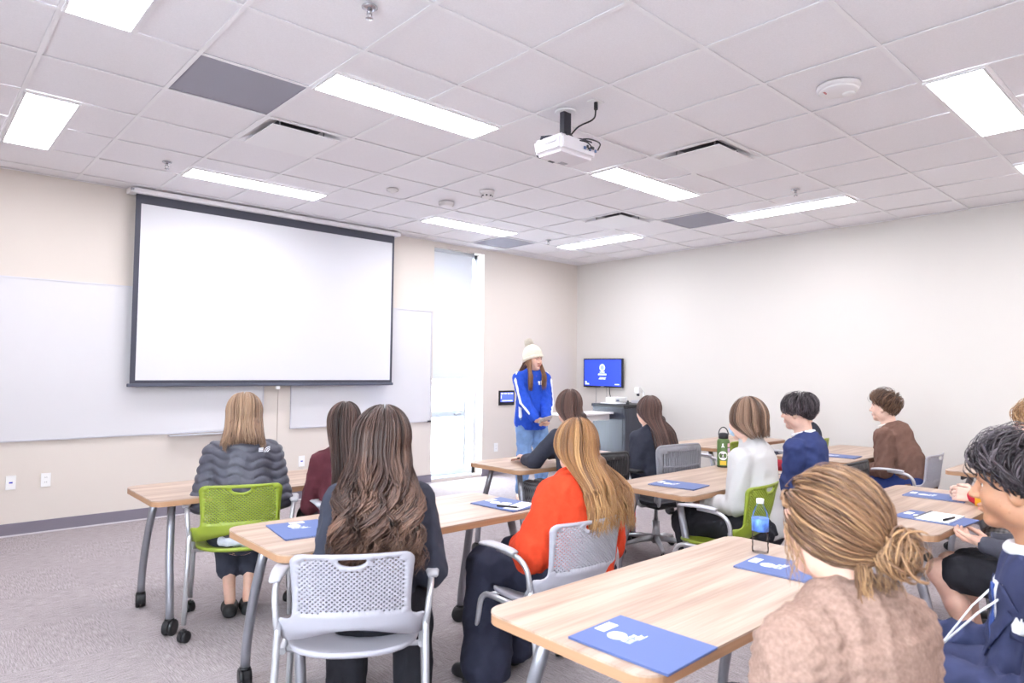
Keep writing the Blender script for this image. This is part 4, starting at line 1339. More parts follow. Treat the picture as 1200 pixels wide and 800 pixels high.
def skeleton(crown=1.25, lean=.0, twist=0, hyaw=0, hpitch=0, hroll=0, shw=.145, wl=(-.14, .25, .65), wr=(.14, .25, .65), pl=(-.2, -1, -.3), pr=(.2, -1, -.3),
             knees=None, feet=None, hs=1.0, side=0.0, stand=False, hfwd=.03, hips=.53, size=1.0, nk=.0):
    J = {}
    J['pel'] = np.array((0, 0, hips)); nb = crown - .268 * hs - nk
    J['neck'] = np.array((side, lean, nb))
    J['waist'] = J['pel'] * .6 + J['neck'] * .4 + np.array((0, -.015 - .03 * abs(lean), 0)); J['chest'] = J['pel'] * .22 + J['neck'] * .78 + np.array((0, -.01 - .05 * abs(lean), 0))
    Rt = rot(twist); J['Rt'] = Rt; fw = Rt @ np.array((0, 1., 0)); J['fw'] = fw
    J['R'] = rot(twist + hyaw, hpitch, hroll); J['hs'] = hs
    J['head'] = np.array((side, lean + hfwd, crown - .117 * hs))
    base = J['neck'] + np.array((0, -.015, -.058))
    J['sl'] = base + Rt @ np.array((-shw, 0, 0)); J['sr'] = base + Rt @ np.array((shw, 0, 0))
    J['el'], J['wl'] = ik(J['sl'], wl, .265 * size, .235 * size, pl); J['er'], J['wr'] = ik(J['sr'], wr, .265 * size, .235 * size, pr)
    if knees is None: knees = ((-.10, .42, .50), (.10, .42, .50))
    if feet is None: feet = ((-.10, .40, .085), (.10, .40, .085))
    J['kl'], J['kr'] = np.array(knees[0]), np.array(knees[1]); J['fl'], J['fr'] = np.array(feet[0]), np.array(feet[1])
    J['hl'] = J['pel'] + np.array((-.085, .0, .0)); J['hr'] = J['pel'] + np.array((.085, .0, .0))
    J['stand'] = stand
    return J

def add_head(s, J, face=True):
    hc, R, k = J['head'], J['R'], J['hs']
    def T(p): return hc + R @ (np.array(p) * k)
    def E(c, r, kk=.015, op=1): s.ell(T(c), np.array(r) * k, kk, R, op)
    s.cone(T((0, -.022, -.055)), J['neck'] + np.array((0, -.012, -.03)), .052 * k, .062 * k, .03)
    E((0, -.014, .026), (.074, .093, .087), .02)
    E((0, .022, -.032), (.060, .066, .082), .03)
    E((0, .066, -.094), (.026, .022, .020), .025)
    for sx in (-1, 1):
        E((sx * .040, .052, -.030), (.026, .028, .030), .025)
        E((sx * .055, .0, -.065), (.014, .03, .025), .03)
        E((sx * .077, -.006, -.008), (.010, .021, .033), .008)
        E((sx * .084, .001, -.004), (.007, .011, .018), .008, -1)
        if face: E((sx * .030, .098, .008), (.019, .016, .013), .014, -1)
    E((0, .078, .026), (.046, .016, .013), .02)
    s.cone(T((0, .086, .016)), T((0, .109, -.026)), .008 * k, .0115 * k, .012)
    if face:
        for sx in (-1, 1): E((sx * .011, .096, -.030), (.008, .010, .007), .008)
        E((0, .090, -.055), (.020, .010, .0055), .007); E((0, .088, -.066), (.018, .010, .0065), .007)
        E((0, .101, -.0605), (.022, .006, .0016), .003, -1)

def hand_pts(W, d, n, side, curl=.5, spread=1.0, k=1.0):
    """wrist, direction of fingers, palm normal (towards the palm's inner side), side -1 left / 1 right"""
    d = np.array(d, float); d /= np.linalg.norm(d); n = np.array(n, float); n = n - d * (n @ d); n /= np.linalg.norm(n)
    x = np.cross(d, n) * 1.0              # across the palm
    if side < 0: x = -x                   # thumb on +x
    fingers = []
    for i, (off, ln, sp) in enumerate(((.030, .070, .16), (.010, .078, .04), (-.010, .072, -.06), (-.029, .058, -.18))):
        b0 = W + d * .088 * k + x * off * k
        dd = d + x * sp * spread * .5; dd /= np.linalg.norm(dd)
        pts = [b0]; cur = b0; a = curl * .45
        for q, fr in enumerate((.45, .31, .24)):
            v = dd * math.cos(a) + n * math.sin(a); cur = cur + v * ln * fr * k; pts.append(cur); a += curl * .75
        fingers.append((pts, (.0092 * k, .0086 * k, .0078 * k, .0066 * k)))
    tb = W + d * .025 * k + x * .028 * k + n * .006
    td = d * .62 + x * .62 + n * .35 * (.5 + curl); td /= np.linalg.norm(td)
    p1 = tb + td * .038 * k; td2 = d * .85 + x * .15 + n * .35 * curl; td2 /= np.linalg.norm(td2)
    fingers.append(([tb, p1, p1 + td2 * .030 * k, p1 + td2 * .052 * k], (.0125 * k, .0115 * k, .0095 * k, .008 * k)))
    return d, n, x, fingers

def add_hand(s, W, d, n, side, curl=.5, k=1.0):
    d, n, x, fg = hand_pts(W, d, n, side, curl, 1.0, k)
    fl = (n, .55)
    for o, e in ((.022, .028), (.0, .008), (-.02, -.026)):
        s.cone(W + x * o * .8 * k, W + d * .085 * k + x * e * k, .019 * k, .0165 * k, .012, fl)
    for pts, rad in fg:
        for i in range(3): s.cone(pts[i], pts[i + 1], rad[i], rad[i + 1], .006)
    return W + d * .08 * k

def add_body(s, J, legs=True, r=1.0, arms=True):
    fl = (J['fw'], .66); f0 = (np.array((0, 1., 0)), .72)
    s.cone(J['pel'], J['waist'], .145 * r, .115 * r, .05, f0); s.cone(J['waist'], J['chest'], .115 * r, .135 * r, .05, fl)
    s.cone(J['chest'], J['neck'] + np.array((0, -.01, -.07)), .135 * r, .10 * r, .05, fl)
    s.cone(J['sl'], J['sr'], .045 * r, .045 * r, .05)
    for a, b, c in (('sl', 'el', 'wl'), ('sr', 'er', 'wr')):
        s.cone(J[a], J[b], .043 * r, .036 * r, .03); m = J[b] * .65 + J[c] * .35
        s.cone(J[b], m, .037 * r, .036 * r, .02); s.cone(m, J[c], .036 * r, .024 * r, .02)
    if legs:
        for a, b, c in (('hl', 'kl', 'fl'), ('hr', 'kr', 'fr')):
            s.cone(J[a], J[b], .082 * r, .055 * r, .04)
            m = J[b] * .68 + J[c] * .32 + np.array((0, -.015, 0)); s.cone(J[b], m, .052 * r, .047 * r, .03); s.cone(m, J[c], .046 * r, .030 * r, .03)

def add_top(s, J, inf=.018, hem=None, shoulder=.046, arm=(.054, .050, .040), sleeve=1.0, w=1.0, kb=.04, body=(.143, .116, .130, .098), drop=.0):
    fl = (J['fw'], .68); f0 = (np.array((0, 1., 0)), .75)
    p, wa, c, n = J['pel'], J['waist'], J['chest'], J['neck']
    s.cone(p + np.array((0, 0, -drop)), wa, body[0] * w + inf, body[1] * w + inf, kb, f0); s.cone(wa, c, body[1] * w + inf, body[2] * w + inf, kb, fl)
    s.cone(c, n + np.array((0, -.012, -.075)), body[2] * w + inf, body[3] * w + inf * .6, kb, fl)
    s.cone(J['sl'], J['sr'], shoulder + inf * .4, shoulder + inf * .4, kb)
    s.cone(n + np.array((0, -.014, -.085)), n + np.array((0, -.014, -.045)), .078, .058, .035)
    for a, b, c2 in (('sl', 'el', 'wl'), ('sr', 'er', 'wr')):
        s.cone(J[a], J[b], arm[0] + inf * .2, arm[1] + inf * .2, .018)
        e = J[b] + (J[c2] - J[b]) * sleeve
        s.cone(J[b], e, arm[1] + inf * .2, arm[2], .014)
        dv = (J[c2] - J[b]); dv /= np.linalg.norm(dv); s.ell(e + dv * .052, (.05, .05, .05), .004, None, -1)

def add_trousers(s, J, inf=.012, shin=(.068, .062, .055), thigh=(.092, .072), length=1.0):
    f0 = (np.array((0, 1., 0)), .78)
    s.cone(J['pel'] + np.array((0, 0, .07)), J['pel'], .112 + inf, .134 + inf, .04, f0)
    for a, b, c in (('hl', 'kl', 'fl'), ('hr', 'kr', 'fr')):
        s.cone(J[a], J[b], thigh[0] + inf, thigh[1] + inf, .04)
        e = J[b] + (J[c] - J[b]) * length
        m = (J[b] + e) / 2
        s.cone(J[b], m, thigh[1] + inf, shin[1] + inf, .03); s.cone(m, e, shin[1] + inf, shin[2] + inf, .03)
        dv = (J[c] - J[b]); dv /= np.linalg.norm(dv)
        s.plane
    return s

def shoes(J, m, parent, yaw=(0, 0), flat=True):
    for key, yw in (('fl', yaw[0]), ('fr', yaw[1])):
        p = J[key]; R = rot(yw); s = Sdf()
        d = R @ np.array((0, 1., 0)); f = np.array((p[0], p[1], 0))
        s.cone(f - d * .03 + np.array((0, 0, .036)), f + d * .07 + np.array((0, 0, .030)), .040, .042, .03)
        s.cone(f + d * .07 + np.array((0, 0, .030)), f + d * .16 + np.array((0, 0, .026)), .042, .032, .03)
        if not flat: s.cone(f + np.array((0, -.0, .05)), f + np.array((0, 0, .085)), .042, .042, .03)
        s.plane((0, 0, -1), -.004, .004)
        sdf_obj('shoe', s, .009, m, parent)

SKIN = mat('skin_light', (216, 172, 152), .55, noise=(30, .05)); SKIN_T = mat('skin_tan', (184, 134, 104), .5, noise=(30, .05)); SKIN_P = mat('skin_pale', (220, 182, 164), .55, noise=(30, .05))
for _m in (SKIN, SKIN_T, SKIN_P):
    _b = _m.node_tree.nodes['Principled BSDF']; _b.inputs['Subsurface Weight'].default_value = .12; _b.inputs['Subsurface Radius'].default_value = (.012, .005, .003); _b.inputs['Subsurface Scale'].default_value = 1.0
LIPS = mat('lips', (196, 116, 110), .45); EYEW = mat('eye_white', (236, 234, 232), .3); EYED = mat('eye_iris', (62, 44, 34), .25)

def make_body(J, parent, skin, hands=None, h=.013, hh=.0048, hhand=.0045, face=True, legs=True):
    s = Sdf(); add_body(s, J, legs); add_head(s, J, face)
    boxes = [(J['head'] - np.array((.135, .15, .20)), J['head'] + np.array((.135, .15, .16)), hh)]
    for key, hd in (hands or {}).items():
        W = J['w' + key]; sd = -1 if key == 'l' else 1
        c = add_hand(s, W, hd[0], hd[1], sd, hd[2] if len(hd) > 2 else .5, hd[3] if len(hd) > 3 else .95)
        boxes.append((c - .115, c + .115, hhand))
    V, F = polygonize(s, h)
    cen = V[F].mean(1)
    keep = np.ones(len(F), bool)
    for lo, hi, _ in boxes: keep &= ~((cen > lo + h * 1.2) & (cen < hi - h * 1.2)).all(1)
    parts = [(V, F[keep])]
    done = []
    for lo, hi, fh in boxes:
        v, f = polygonize(s, fh, lo, hi); parts.append((v, f))
    V, F = join_np(parts)
    me = mesh_np('body', V, F); me.materials.append(skin)
    o = put(bpy.data.objects.new('body', me), parent)
    return o

def face_parts(J, parent, brow=(70, 50, 40), sides=(-1, 1), mouth=True):
    hc, R, k = J['head'], J['R'], J['hs']
    def T(p): return hc + R @ (np.array(p) * k)
    for sx in sides:
        e = B(); bm = bmesh.new(); bmesh.ops.create_uvsphere(bm, u_segments=12, v_segments=8, radius=.0105 * k); e.bm(bm, True)
        o = e.obj('eye', EYEW, parent); o.location = T((sx * .031, .0705, .006))
        b2 = B(); bm = bmesh.new(); bmesh.ops.create_uvsphere(bm, u_segments=10, v_segments=8, radius=.0064 * k); b2.bm(bm, True)
        i = b2.obj('iris', EYED, o); i.location = R @ np.array((0, .0052, 0)) * k
        P = np.array([[T((sx * (.014 + .006 * q), .0945 - .0022 * q * q * .4, .026 + .004 * math.sin(q / 6 * 3.0)))for q in range(7)]])
        V, F, _, _ = strand_mesh(P, np.array([.0042 * k]), .6, hc)
        me = mesh_np('eyebrow', V, F); me.materials.append(mat('brow_%d_%d' % (brow[0], brow[1]), brow, .7)); put(bpy.data.objects.new('eyebrow', me), parent)
    if mouth:
        s = Sdf(); s.ell(T((0, .0915, -.0552)), np.array((.019, .0095, .0048)) * k, .004, R); s.ell(T((0, .0897, -.0658)), np.array((.017, .0095, .0058)) * k, .004, R)
        V, F = polygonize(s, .0028); me = mesh_np('lips', V, F); me.materials.append(LIPS); put(bpy.data.objects.new('lips', me), parent)

def ring(s, c, rx, ry, r, tilt=.3, R=np.eye(3), n=14, k=.012, a0=0, a1=360):
    P = []
    for q in range(n + 1):
        a = math.radians(a0 + (a1 - a0) * q / n)
        P.append(c + R @ np.array((rx * math.sin(a), ry * math.cos(a), -tilt * ry * math.cos(a))))
    for q in range(n): s.cone(P[q], P[q + 1], r, r, k)

def back_fn(J, off=.125):
    zs = [J['pel'][2], J['waist'][2], J['chest'][2], J['neck'][2], J['head'][2]]
    ys = [J['pel'][1] - off, J['waist'][1] - off, J['chest'][1] - off, min(J['neck'][1] - off * .9, J['head'][1] - .118), J['head'][1] - .128]
    return lambda z: float(np.interp(z, zs, ys))

def decal(name, s, poly, m, parent, origin, rt, up, dr, off=.0025, thick=.002, step=.014):
    """cloth piece cut to a 2D outline and laid on the surface of s, seen along dr"""
    origin, rt, up, dr = (np.array(v, float) for v in (origin, rt, up, dr))
    us = [p[0] for p in poly]; ws = [p[1] for p in poly]
    out = []
    for i in range(len(poly)):
        a, b = poly[i], poly[(i + 1) % len(poly)]; k = max(1, int(math.hypot(b[0] - a[0], b[1] - a[1]) / step))
        out += [(a[0] + (b[0] - a[0]) * q / k, a[1] + (b[1] - a[1]) * q / k) for q in range(k)]
    gp = [(u, w) for u in np.arange(min(us) + step * .37, max(us), step) for w in np.arange(min(ws) + step * .41, max(ws), step)]
    n0 = len(out); vs = [Vector(p) for p in out + gp]
    r = delaunay_2d_cdt(vs, [(i, (i + 1) % n0) for i in range(n0)], [], 1, 1e-6)
    V2 = np.array([[v[0], v[1]] for v in r[0]]); F = [list(f) for f in r[2] if len(f) == 3]
    used = sorted({i for f in F for i in f}); mp = {o: i for i, o in enumerate(used)}; V2 = V2[used]; F = [[mp[i] for i in f] for f in F]
    base = origin + V2[:, :1] * rt + V2[:, 1:] * up
    T = np.arange(0, .34, .004)
    d = s.ev(base[:, None, :] + T[None, :, None] * dr)
    ins = d < 0
    last = np.where(ins.any(1), ins.shape[1] - 1 - ins[:, ::-1].argmax(1), 0)
    j = np.minimum(last + 1, len(T) - 1); i_ = np.arange(len(base))
    d0, d1 = d[i_, last], d[i_, j]; fr = np.where(d1 != d0, np.clip(-d0 / (d1 - d0 + 1e-9), 0, 1), 0)
    t = T[last] + fr * .004
    for _ in range(2):
        pass
    P = base + (t + off)[:, None] * dr
    n = len(P); V = np.concatenate([P, P + dr * thick])
    cnt = {}
    for f in F:
        for k in range(3): cnt[(f[k], f[(k + 1) % 3])] = 1
    FF = [f[::-1] for f in F] + [[i + n for i in f] for f in F] + [[b, a, a + n, b + n] for a, b in cnt if (b, a) not in cnt]
    bb = B(); bb.v = [tuple(v) for v in V]; bb.f = FF; bb.sm = [True] * len(FF)
    return bb.obj(name, m, parent)

# ================================================================ the people
def cloth(name, rgb, rough=.85, nz=(25, .10), bp=(260, .35), spec=.2):
    return mat(name, rgb, rough, 0, noise=nz, bump=bp, spec=spec)
def who(label, x, y, yaw):
    return thing('person', label, 'person', (x, y, 0), -math.radians(yaw), 'people in the classroom')
def off(x, y, yaw, f):          # shift along the facing direction
    a = math.radians(yaw); return x + math.sin(a) * f, y + math.cos(a) * f
HB_DARK = hair_mat('hair_dark_brown', (34, 25, 23), (60, 43, 39), (98, 74, 66))
HB_BRUN = hair_mat('hair_brunette', (46, 32, 30), (80, 56, 50), (122, 92, 82))
HB_BLON = hair_mat('hair_dark_blond', (88, 66, 52), (130, 102, 82), (176, 146, 120))
HB_STRK = hair_mat('hair_streaked', (82, 55, 36), (140, 98, 60), (208, 166, 114))
HB_CURL = hair_mat('hair_curly', (34, 26, 25), (70, 51, 45), (136, 102, 84))
HB_BUN = hair_mat('hair_bun', (84, 58, 42), (130, 96, 70), (184, 144, 104))
HB_BLK = hair_mat('hair_black', (30, 26, 30), (56, 48, 52), (98, 88, 94))
HB_MED = hair_mat('hair_medium_brown', (66, 48, 38), (108, 82, 66), (152, 122, 102))
HB_MAN = hair_mat('hair_man_brown', (54, 38, 30), (92, 66, 52), (136, 104, 84))
HB_RED = hair_mat('hair_ginger', (112, 76, 48), (164, 122, 84), (204, 168, 128))
def plaid(nm='plaid_grey', c0=(96, 96, 102), c1=(164, 164, 168)):
    m = mat(nm, (128, 128, 134), .9); nt = m.node_tree; bb = nt.nodes['Principled BSDF']
    tc = nt.nodes.new('ShaderNodeTexCoord'); ws = []
    for ax in ('X', 'Y'):
        w = nt.nodes.new('ShaderNodeTexWave'); w.bands_direction = ax; w.inputs['Scale'].default_value = 14; nt.links.new(tc.outputs['Object'], w.inputs['Vector']); ws.append(w)
    mx = nt.nodes.new('ShaderNodeMix'); mx.inputs[0].default_value = .5; nt.links.new(ws[0].outputs['Fac'], mx.inputs[2]); nt.links.new(ws[1].outputs['Fac'], mx.inputs[3])
    cr = nt.nodes.new('ShaderNodeValToRGB'); cr.color_ramp.elements[0].color = (*lin(c0), 1); cr.color_ramp.elements[1].color = (*lin(c1), 1)
    nt.links.new(mx.outputs[0], cr.inputs[0]); nt.links.new(cr.outputs[0], bb.inputs['Base Color']); return m
DKNAVY = cloth('trousers_dark_navy', (44, 46, 62)); BLK = cloth('fabric_black', (40, 40, 46)); SHOEB = mat('shoe_black', (30, 30, 32), .6)
BLZ = cloth('blazer_black', (54, 56, 68), bp=(500, .3))

# --- woman in the quilted grey jacket
x, y = off(-6.194, -3.069, 20, -.06)
p = who('woman with dark blond hair in a quilted grey jacket on a green chair', x, y, 20)
J = skeleton(1.25, .12, 2, 0, -16, 0, .145, (-.15, .30, .66), (.15, .30, .66), (-.3, -1, -.3), (.3, -1, -.3), ((-.08, .40, .50), (.08, .40, .50)), ((-.048, .15, .085), (.048, .16, .085)), hips=.52)
make_body(J, p, SKIN, None, .010, .006, face=False)
s = Sdf(); add_top(s, J, .034, arm=(.064, .062, .054), sleeve=.9, kb=.045)
ring(s, J['neck'] + np.array((0, -.01, .006)), .066, .068, .014, .25)
_fd = folds(3, .003, 20)
s.disp = lambda P: _fd(P) + .0095 * (1 - np.abs(np.sin((P[..., 2] + .012 * np.sin(P[..., 0] * 46) + .10 * P[..., 0]) * 66))) ** 1.6 + .002 * (1 - np.abs(np.sin(P[..., 0] * 34 + 2 * np.sin(P[..., 2] * 30)))) - .003
s.plane((0, 0, -1), -.50)
jk = sdf_obj('jacket', s, .0062, mat('quilted_nylon', (70, 70, 82), .5, noise=(18, .10), bump=(60, .25)), p)
fb = back_fn(J, .18)
lg = B()
for k in range(3):
    r0, r1 = .010 + .009 * k, .015 + .009 * k
    V = []
    for q in range(7):
        a = math.radians(90 * q / 6); V += [(.0 - r0 * math.cos(a), 0, r0 * math.sin(a)), (.0 - r1 * math.cos(a), 0, r1 * math.sin(a))]
    lg.add(V, [(2 * q, 2 * q + 1, 2 * q + 3, 2 * q + 2) for q in range(6)])
for k in range(3): lg.box(-.062, -.037, -.001, .0, .004 + .008 * k, .0095 + .008 * k)
o = lg.obj('jacket_emblem', mat('emblem_white', (240, 240, 244), .6), jk); o.location = (.135, fb(.95) + .012, .945); o.rotation_euler = (.12, 0, .28)
s = Sdf(); add_trousers(s, J, .010, length=.62); s.disp = folds(8, .004, 30); sdf_obj('trousers', s, .010, cloth('trousers_charcoal', (60, 62, 74)), p)
s = Sdf(); s.cone((-.09, -.10, .485), (.10, -.12, .475), .03, .03, .03); s.disp = folds(5, .006, 50); sdf_obj('shirt_tail', s, .008, cloth('shirt_tail', (200, 202, 216)), p)
shoes(J, SHOEB, p)
bk = back_fn(J, .155)
hair_obj([scalp_cap(J, .008, .008, -.05), long_hair(J, 520,   .35, bk, 1.16, 50, .010, 1.6, 20, 11, .0038, .018, partx=.0), hair_curtain(J, .30, bk, 1.05, .02)], HB_BLON, p)

# --- woman in maroon, mostly behind the curly hair
x, y = off(-5.74, -3.40, 15, -.02)
p = who('woman with long dark hair in a maroon top at the front table', x, y, 15)
J = skeleton(1.21, .03, 8, 8, 0, 0, .135, (-.13, .33, .68), (.14, .33, .68), hips=.52)
make_body(J, p, SKIN, {'l': ((.1, 1, -.1), (.3, 0, -1), .4), 'r': ((-.1, 1, -.1), (-.3, 0, -1), .4)}, .014, .009, .006, face=False)
s = Sdf(); add_top(s, J, .016); s.disp = folds(13, .005, 26); sdf_obj('top', s, .011, cloth('maroon_knit', (84, 40, 48)), p)
s = Sdf(); add_trousers(s, J); sdf_obj('trousers', s, .014, BLK, p); shoes(J, SHOEB, p)
bk = back_fn(J, .135)
hair_obj([scalp_cap(J, .008, .01, -.05), long_hair(J, 360, .52, bk, 1.12, 55, .003, 1.2, 20, 21, .0034, .014), hair_curtain(J, .48, bk, 1.1, .02)], HB_DARK, p)

# --- curly-haired woman in black blazer
x, y = off(-6.31, -4.71, 33, .05)
p = who('woman with very long curly brown hair in a dark blazer', x, y, 33)
J = skeleton(1.235, .04, 4, -8, 0, 0, .145, (-.15, .24, .65), (.17, .22, .62), (-.2, -1, -.3), (.2, -1, -.3), ((-.13, .42, .50), (.13, .42, .50)), ((-.13, .34, .085), (.15, .34, .085)), hips=.52)
make_body(J, p, SKIN, {'l': ((.2, 1, -.2), (.6, 0, -1), .5), 'r': ((-.3, 1, -.3), (-.6, 0, -1), .5)}, .012, .006, .005, face=False)
s = Sdf(); add_top(s, J, .024, arm=(.064, .058, .046), sleeve=.97, drop=.02); _f1 = folds(17, .006, 22); s.disp = _f1
ring(s, J['neck'] + np.array((0, -.012, .006)), .066, .068, .014, .3)
s.plane((0, 0, -1), -.47)
sdf_obj('blazer', s, .0075, BLZ, p)
s = Sdf(); add_trousers(s, J, .014, (.075, .072, .068)); s.disp = folds(18, .006, 24); sdf_obj('trousers', s, .010, BLK, p); shoes(J, SHOEB, p)
bk = back_fn(J, .16)
hair_obj([scalp_cap(J, .010, .008, -.06), long_hair(J, 1189, .62, bk, 1.18, 52, .026, 3.3, 34, 31, .0042, .034, tipfade=.40, curl=.6, topv=.006, lenvar=.2), hair_curtain(J, .55, bk, 1.2, .03, val=.10)], HB_CURL, p)

# --- woman in the orange sweater
x, y = off(-5.39, -4.85, 4, -.04)
p = who('woman with streaked blond hair in an orange sweater', x, y, 4)
J = skeleton(1.175, .05, 12, 18, -4, 0, .145, (-.10, .28, .61), (.16, .28, .62), (-.55, -.5, -.5), (.4, -.8, -.3), ((-.22, .38, .50), (.0, .44, .50)), ((-.27, .31, .085), (-.05, .42, .085)), hips=.52, hs=.97, side=.05)
make_body(J, p, SKIN, {'l': ((.6, .8, -.1), (.2, -.2, -1), .4), 'r': ((-.6, .8, -.1), (-.2, -.2, -1), .4)}, .012, .006, .005, face=False)
s = Sdf(); add_top(s, J, .034, arm=(.074, .074, .058), sleeve=.93, kb=.07, body=(.148, .126, .135, .10), drop=.01); s.disp = folds(23, .008, 19)
ring(s, J['neck'] + np.array((0, -.012, .006)), .066, .068, .014, .2)
s.plane((0, 0, -1), -.455)
ORG = mat('orange_knit', (208, 68, 40), .9, 0, noise=(40, .08), bump=((420, 420, 160), .5), spec=.15)
sdf_obj('sweater', s, .0075, ORG, p)
s = Sdf(); add_trousers(s, J, .014, (.082, .092, .104), (.094, .08), .97); s.disp = folds(24, .006, 22); s.plane((0, 0, -1), -.035); sdf_obj('trousers', s, .009, DKNAVY, p); shoes(J, SHOEB, p, (-20, 0))
bk = back_fn(J, .155)
hair_obj([scalp_cap(J, .010, .008, -.06), long_hair(J, 899, .52, bk, 1.30, 50, .009, 1.7, 26, 41, .0036, .022, curl=.4, topv=.004, tipfade=.28), hair_curtain(J, .46, bk, 1.25, .03, val=.2)], HB_STRK, p)

# --- straight-haired woman in black at the presenter's table
x, y = off(-4.06, -3.72, 8, .06)
p = who('woman with straight dark brown hair in black, hands on the table', x, y, 8)
J = skeleton(1.265, .06, 4, 30, 0, 0, .138, (-.16, .47, .755), (.02, .50, .755), (-.35, -.2, -.7), (.35, -.3, -.7), hips=.52)
make_body(J, p, SKIN, {'l': ((.35, 1, -.15), (.2, 0, -1), .25), 'r': ((-.4, 1, -.15), (-.2, 0, -1), .25)}, .012, .009, .005, face=False)
s = Sdf(); add_top(s, J, .022, arm=(.058, .054, .046), sleeve=.55, drop=.02); s.disp = folds(27, .005, 24); ring(s, J['neck'] + np.array((0, -.012, .006)), .066, .068, .014, .3); s.plane((0, 0, -1), -.44)
sdf_obj('blazer', s, .010, BLZ, p)
s = Sdf(); add_trousers(s, J); sdf_obj('trousers', s, .012, plaid('plaid_dark', (34, 34, 40), (150, 150, 156)), p); shoes(J, SHOEB, p)
s = Sdf(); a = J['wl'] + (J['el'] - J['wl']) * .12; ring(s, a, .03, .03, .005, 0.2); sdf_obj('watch', s, .006, BLACK, p)
bk = back_fn(J, .14)
hair_obj([scalp_cap(J, .008, .01, -.06), long_hair(J, 420, .50, bk, 1.16, 52, .002, 1.0, 24, 51, .0034, .016, topv=.004), hair_curtain(J, .46, bk, 1.15, .02)], HB_BRUN, p)

# --- dark-haired woman in the slatted chair
x, y = off(-3.20, -3.74, 8, .02)
p = who('woman with long reddish-brown hair in black on the slatted chair', x, y, 8)
J = skeleton(1.215, .04, 8, 8, 2, 0, .138, (-.13, .25, .63), (.13, .25, .63), (-.2, -1, -.3), (.2, -1, -.3), hips=.52)
make_body(J, p, SKIN_P, {'l': ((.5, .8, -.3), (.2, 0, -1), .5), 'r': ((-.5, .8, -.3), (-.2, 0, -1), .5)}, .013, .007, .006, face=True)
s = Sdf(); add_top(s, J, .026, arm=(.062, .058, .05), sleeve=.92, drop=.02); s.disp = folds(33, .006, 22); ring(s, J['neck'] + np.array((0, -.012, .006)), .066, .068, .014, .3); s.plane((0, 0, -1), -.46)
sdf_obj('jacket', s, .011, BLZ, p)
s = Sdf(); add_trousers(s, J); s.disp = folds(34, .005, 28); sdf_obj('trousers', s, .013, cloth('trousers_rose', (190, 74, 92)), p); shoes(J, SHOEB, p)
face_parts(J, p, (70, 48, 40), (-1, 1))
bk = back_fn(J, .145)
hair_obj([scalp_cap(J, .007, .01, -.05), long_hair(J, 420, .50, bk, 1.18, 66, .002, 1.0, 24, 61, .0034, .014), hair_curtain(J, .46, bk, 1.2, .02)], HB_BRUN, p)

# --- person in white turtleneck
x, y = off(-3.90, -4.90, -3, -.08)
p = who('person with shaggy brown hair in a white turtleneck', x, y, -3)
J = skeleton(1.245, .07, 2, 10, -2, 0, .145, (-.12, .30, .63), (.15, .30, .63), (-.3, -.9, -.3), (.3, -.9, -.3), ((-.12, .42, .50), (.12, .42, .50)), ((-.14, .30, .085), (.12, .36, .085)), hips=.52)
make_body(J, p, SKIN_P, {'l': ((.3, 1, -.2), (.3, 0, -1), .5), 'r': ((-.3, 1, -.2), (-.3, 0, -1), .5)}, .012, .006, .005, face=True)
s = Sdf(); add_top(s, J, .024, arm=(.062, .056, .046), sleeve=.92, drop=.01); s.disp = folds(43, .006, 21)
s.cone(J['neck'] + np.array((0, -.012, -.03)), J['neck'] + np.array((0, .0, .055)), .068, .064, .02); s.plane((0, 0, -1), -.47)
sdf_obj('sweater', s, .0085, mat('white_knit', (192, 190, 190), .9, 0, bump=((500, 500, 60), .5), spec=.15), p)
s = Sdf(); add_trousers(s, J, .016, (.075, .07, .06)); s.disp = folds(44, .006, 26); sdf_obj('trousers', s, .010, BLK, p); shoes(J, SHOEB, p)
hc, R, k = J['head'], J['R'], J['hs']
s = Sdf(); s.ell(hc + R @ np.array((0, .052, -.052)), (.058, .056, .050), .01, R); s.ell(hc + R @ np.array((0, .02, -.05)), (.062, .052, .07), .006, R, -1)
sdf_obj('face_mask', s, .006, cloth('mask_blue', (176, 204, 226)), p)
face_parts(J, p, (96, 72, 58), (-1, 1), False)
hair_obj([scalp_cap(J, .012, .008, -.02), long_hair(J, 620, .27, lambda z: float(np.interp(z, [J['neck'][2], J['head'][2] - .06, J['head'][2]], [J['neck'][1] - .075, J['head'][1] - .10, J['head'][1] - .125])), .84, 58, .011, 1.6, 44, 71, .0036, .026, lenvar=.42, topv=.006, curl=.4)], HB_MED, p)

# --- person in navy blazer with bobbed dark hair
x, y = off(-3.18, -5.0, 0, .0)
p = who('person with smooth dark bobbed hair in a navy blazer', x, y, 0)
J = skeleton(1.275, .10, -2, 0, -4, 0, .16, (-.12, .32, .66), (.12, .34, .66), (-.3, -.8, -.4), (.3, -.8, -.4), hips=.53, nk=.02)
make_body(J, p, SKIN_P, {'l': ((.4, 1, -.2), (.3, 0, -1), .5), 'r': ((-.4, 1, -.2), (-.3, 0, -1), .5)}, .013, .005, .006)
NAVY = cloth('navy_wool', (52, 62, 106), bp=(500, .25))
s = Sdf(); add_top(s, J, .026, arm=(.066, .060, .048), sleeve=.95, drop=.03); s.disp = folds(53, .006, 20); ring(s, J['neck'] + np.array((0, -.014, .006)), .066, .068, .014, .35); s.plane((0, 0, -1), -.44)
sdf_obj('blazer', s, .009, NAVY, p)
s = Sdf(); ring(s, J['neck'] + np.array((0, -.004, .030)), .061, .064, .011, .3); sdf_obj('shirt_collar', s, .006, cloth('shirt_white', (238, 238, 242)), p)
s = Sdf(); add_trousers(s, J); sdf_obj('trousers', s, .013, DKNAVY, p); shoes(J, SHOEB, p)
face_parts(J, p, (40, 32, 32))
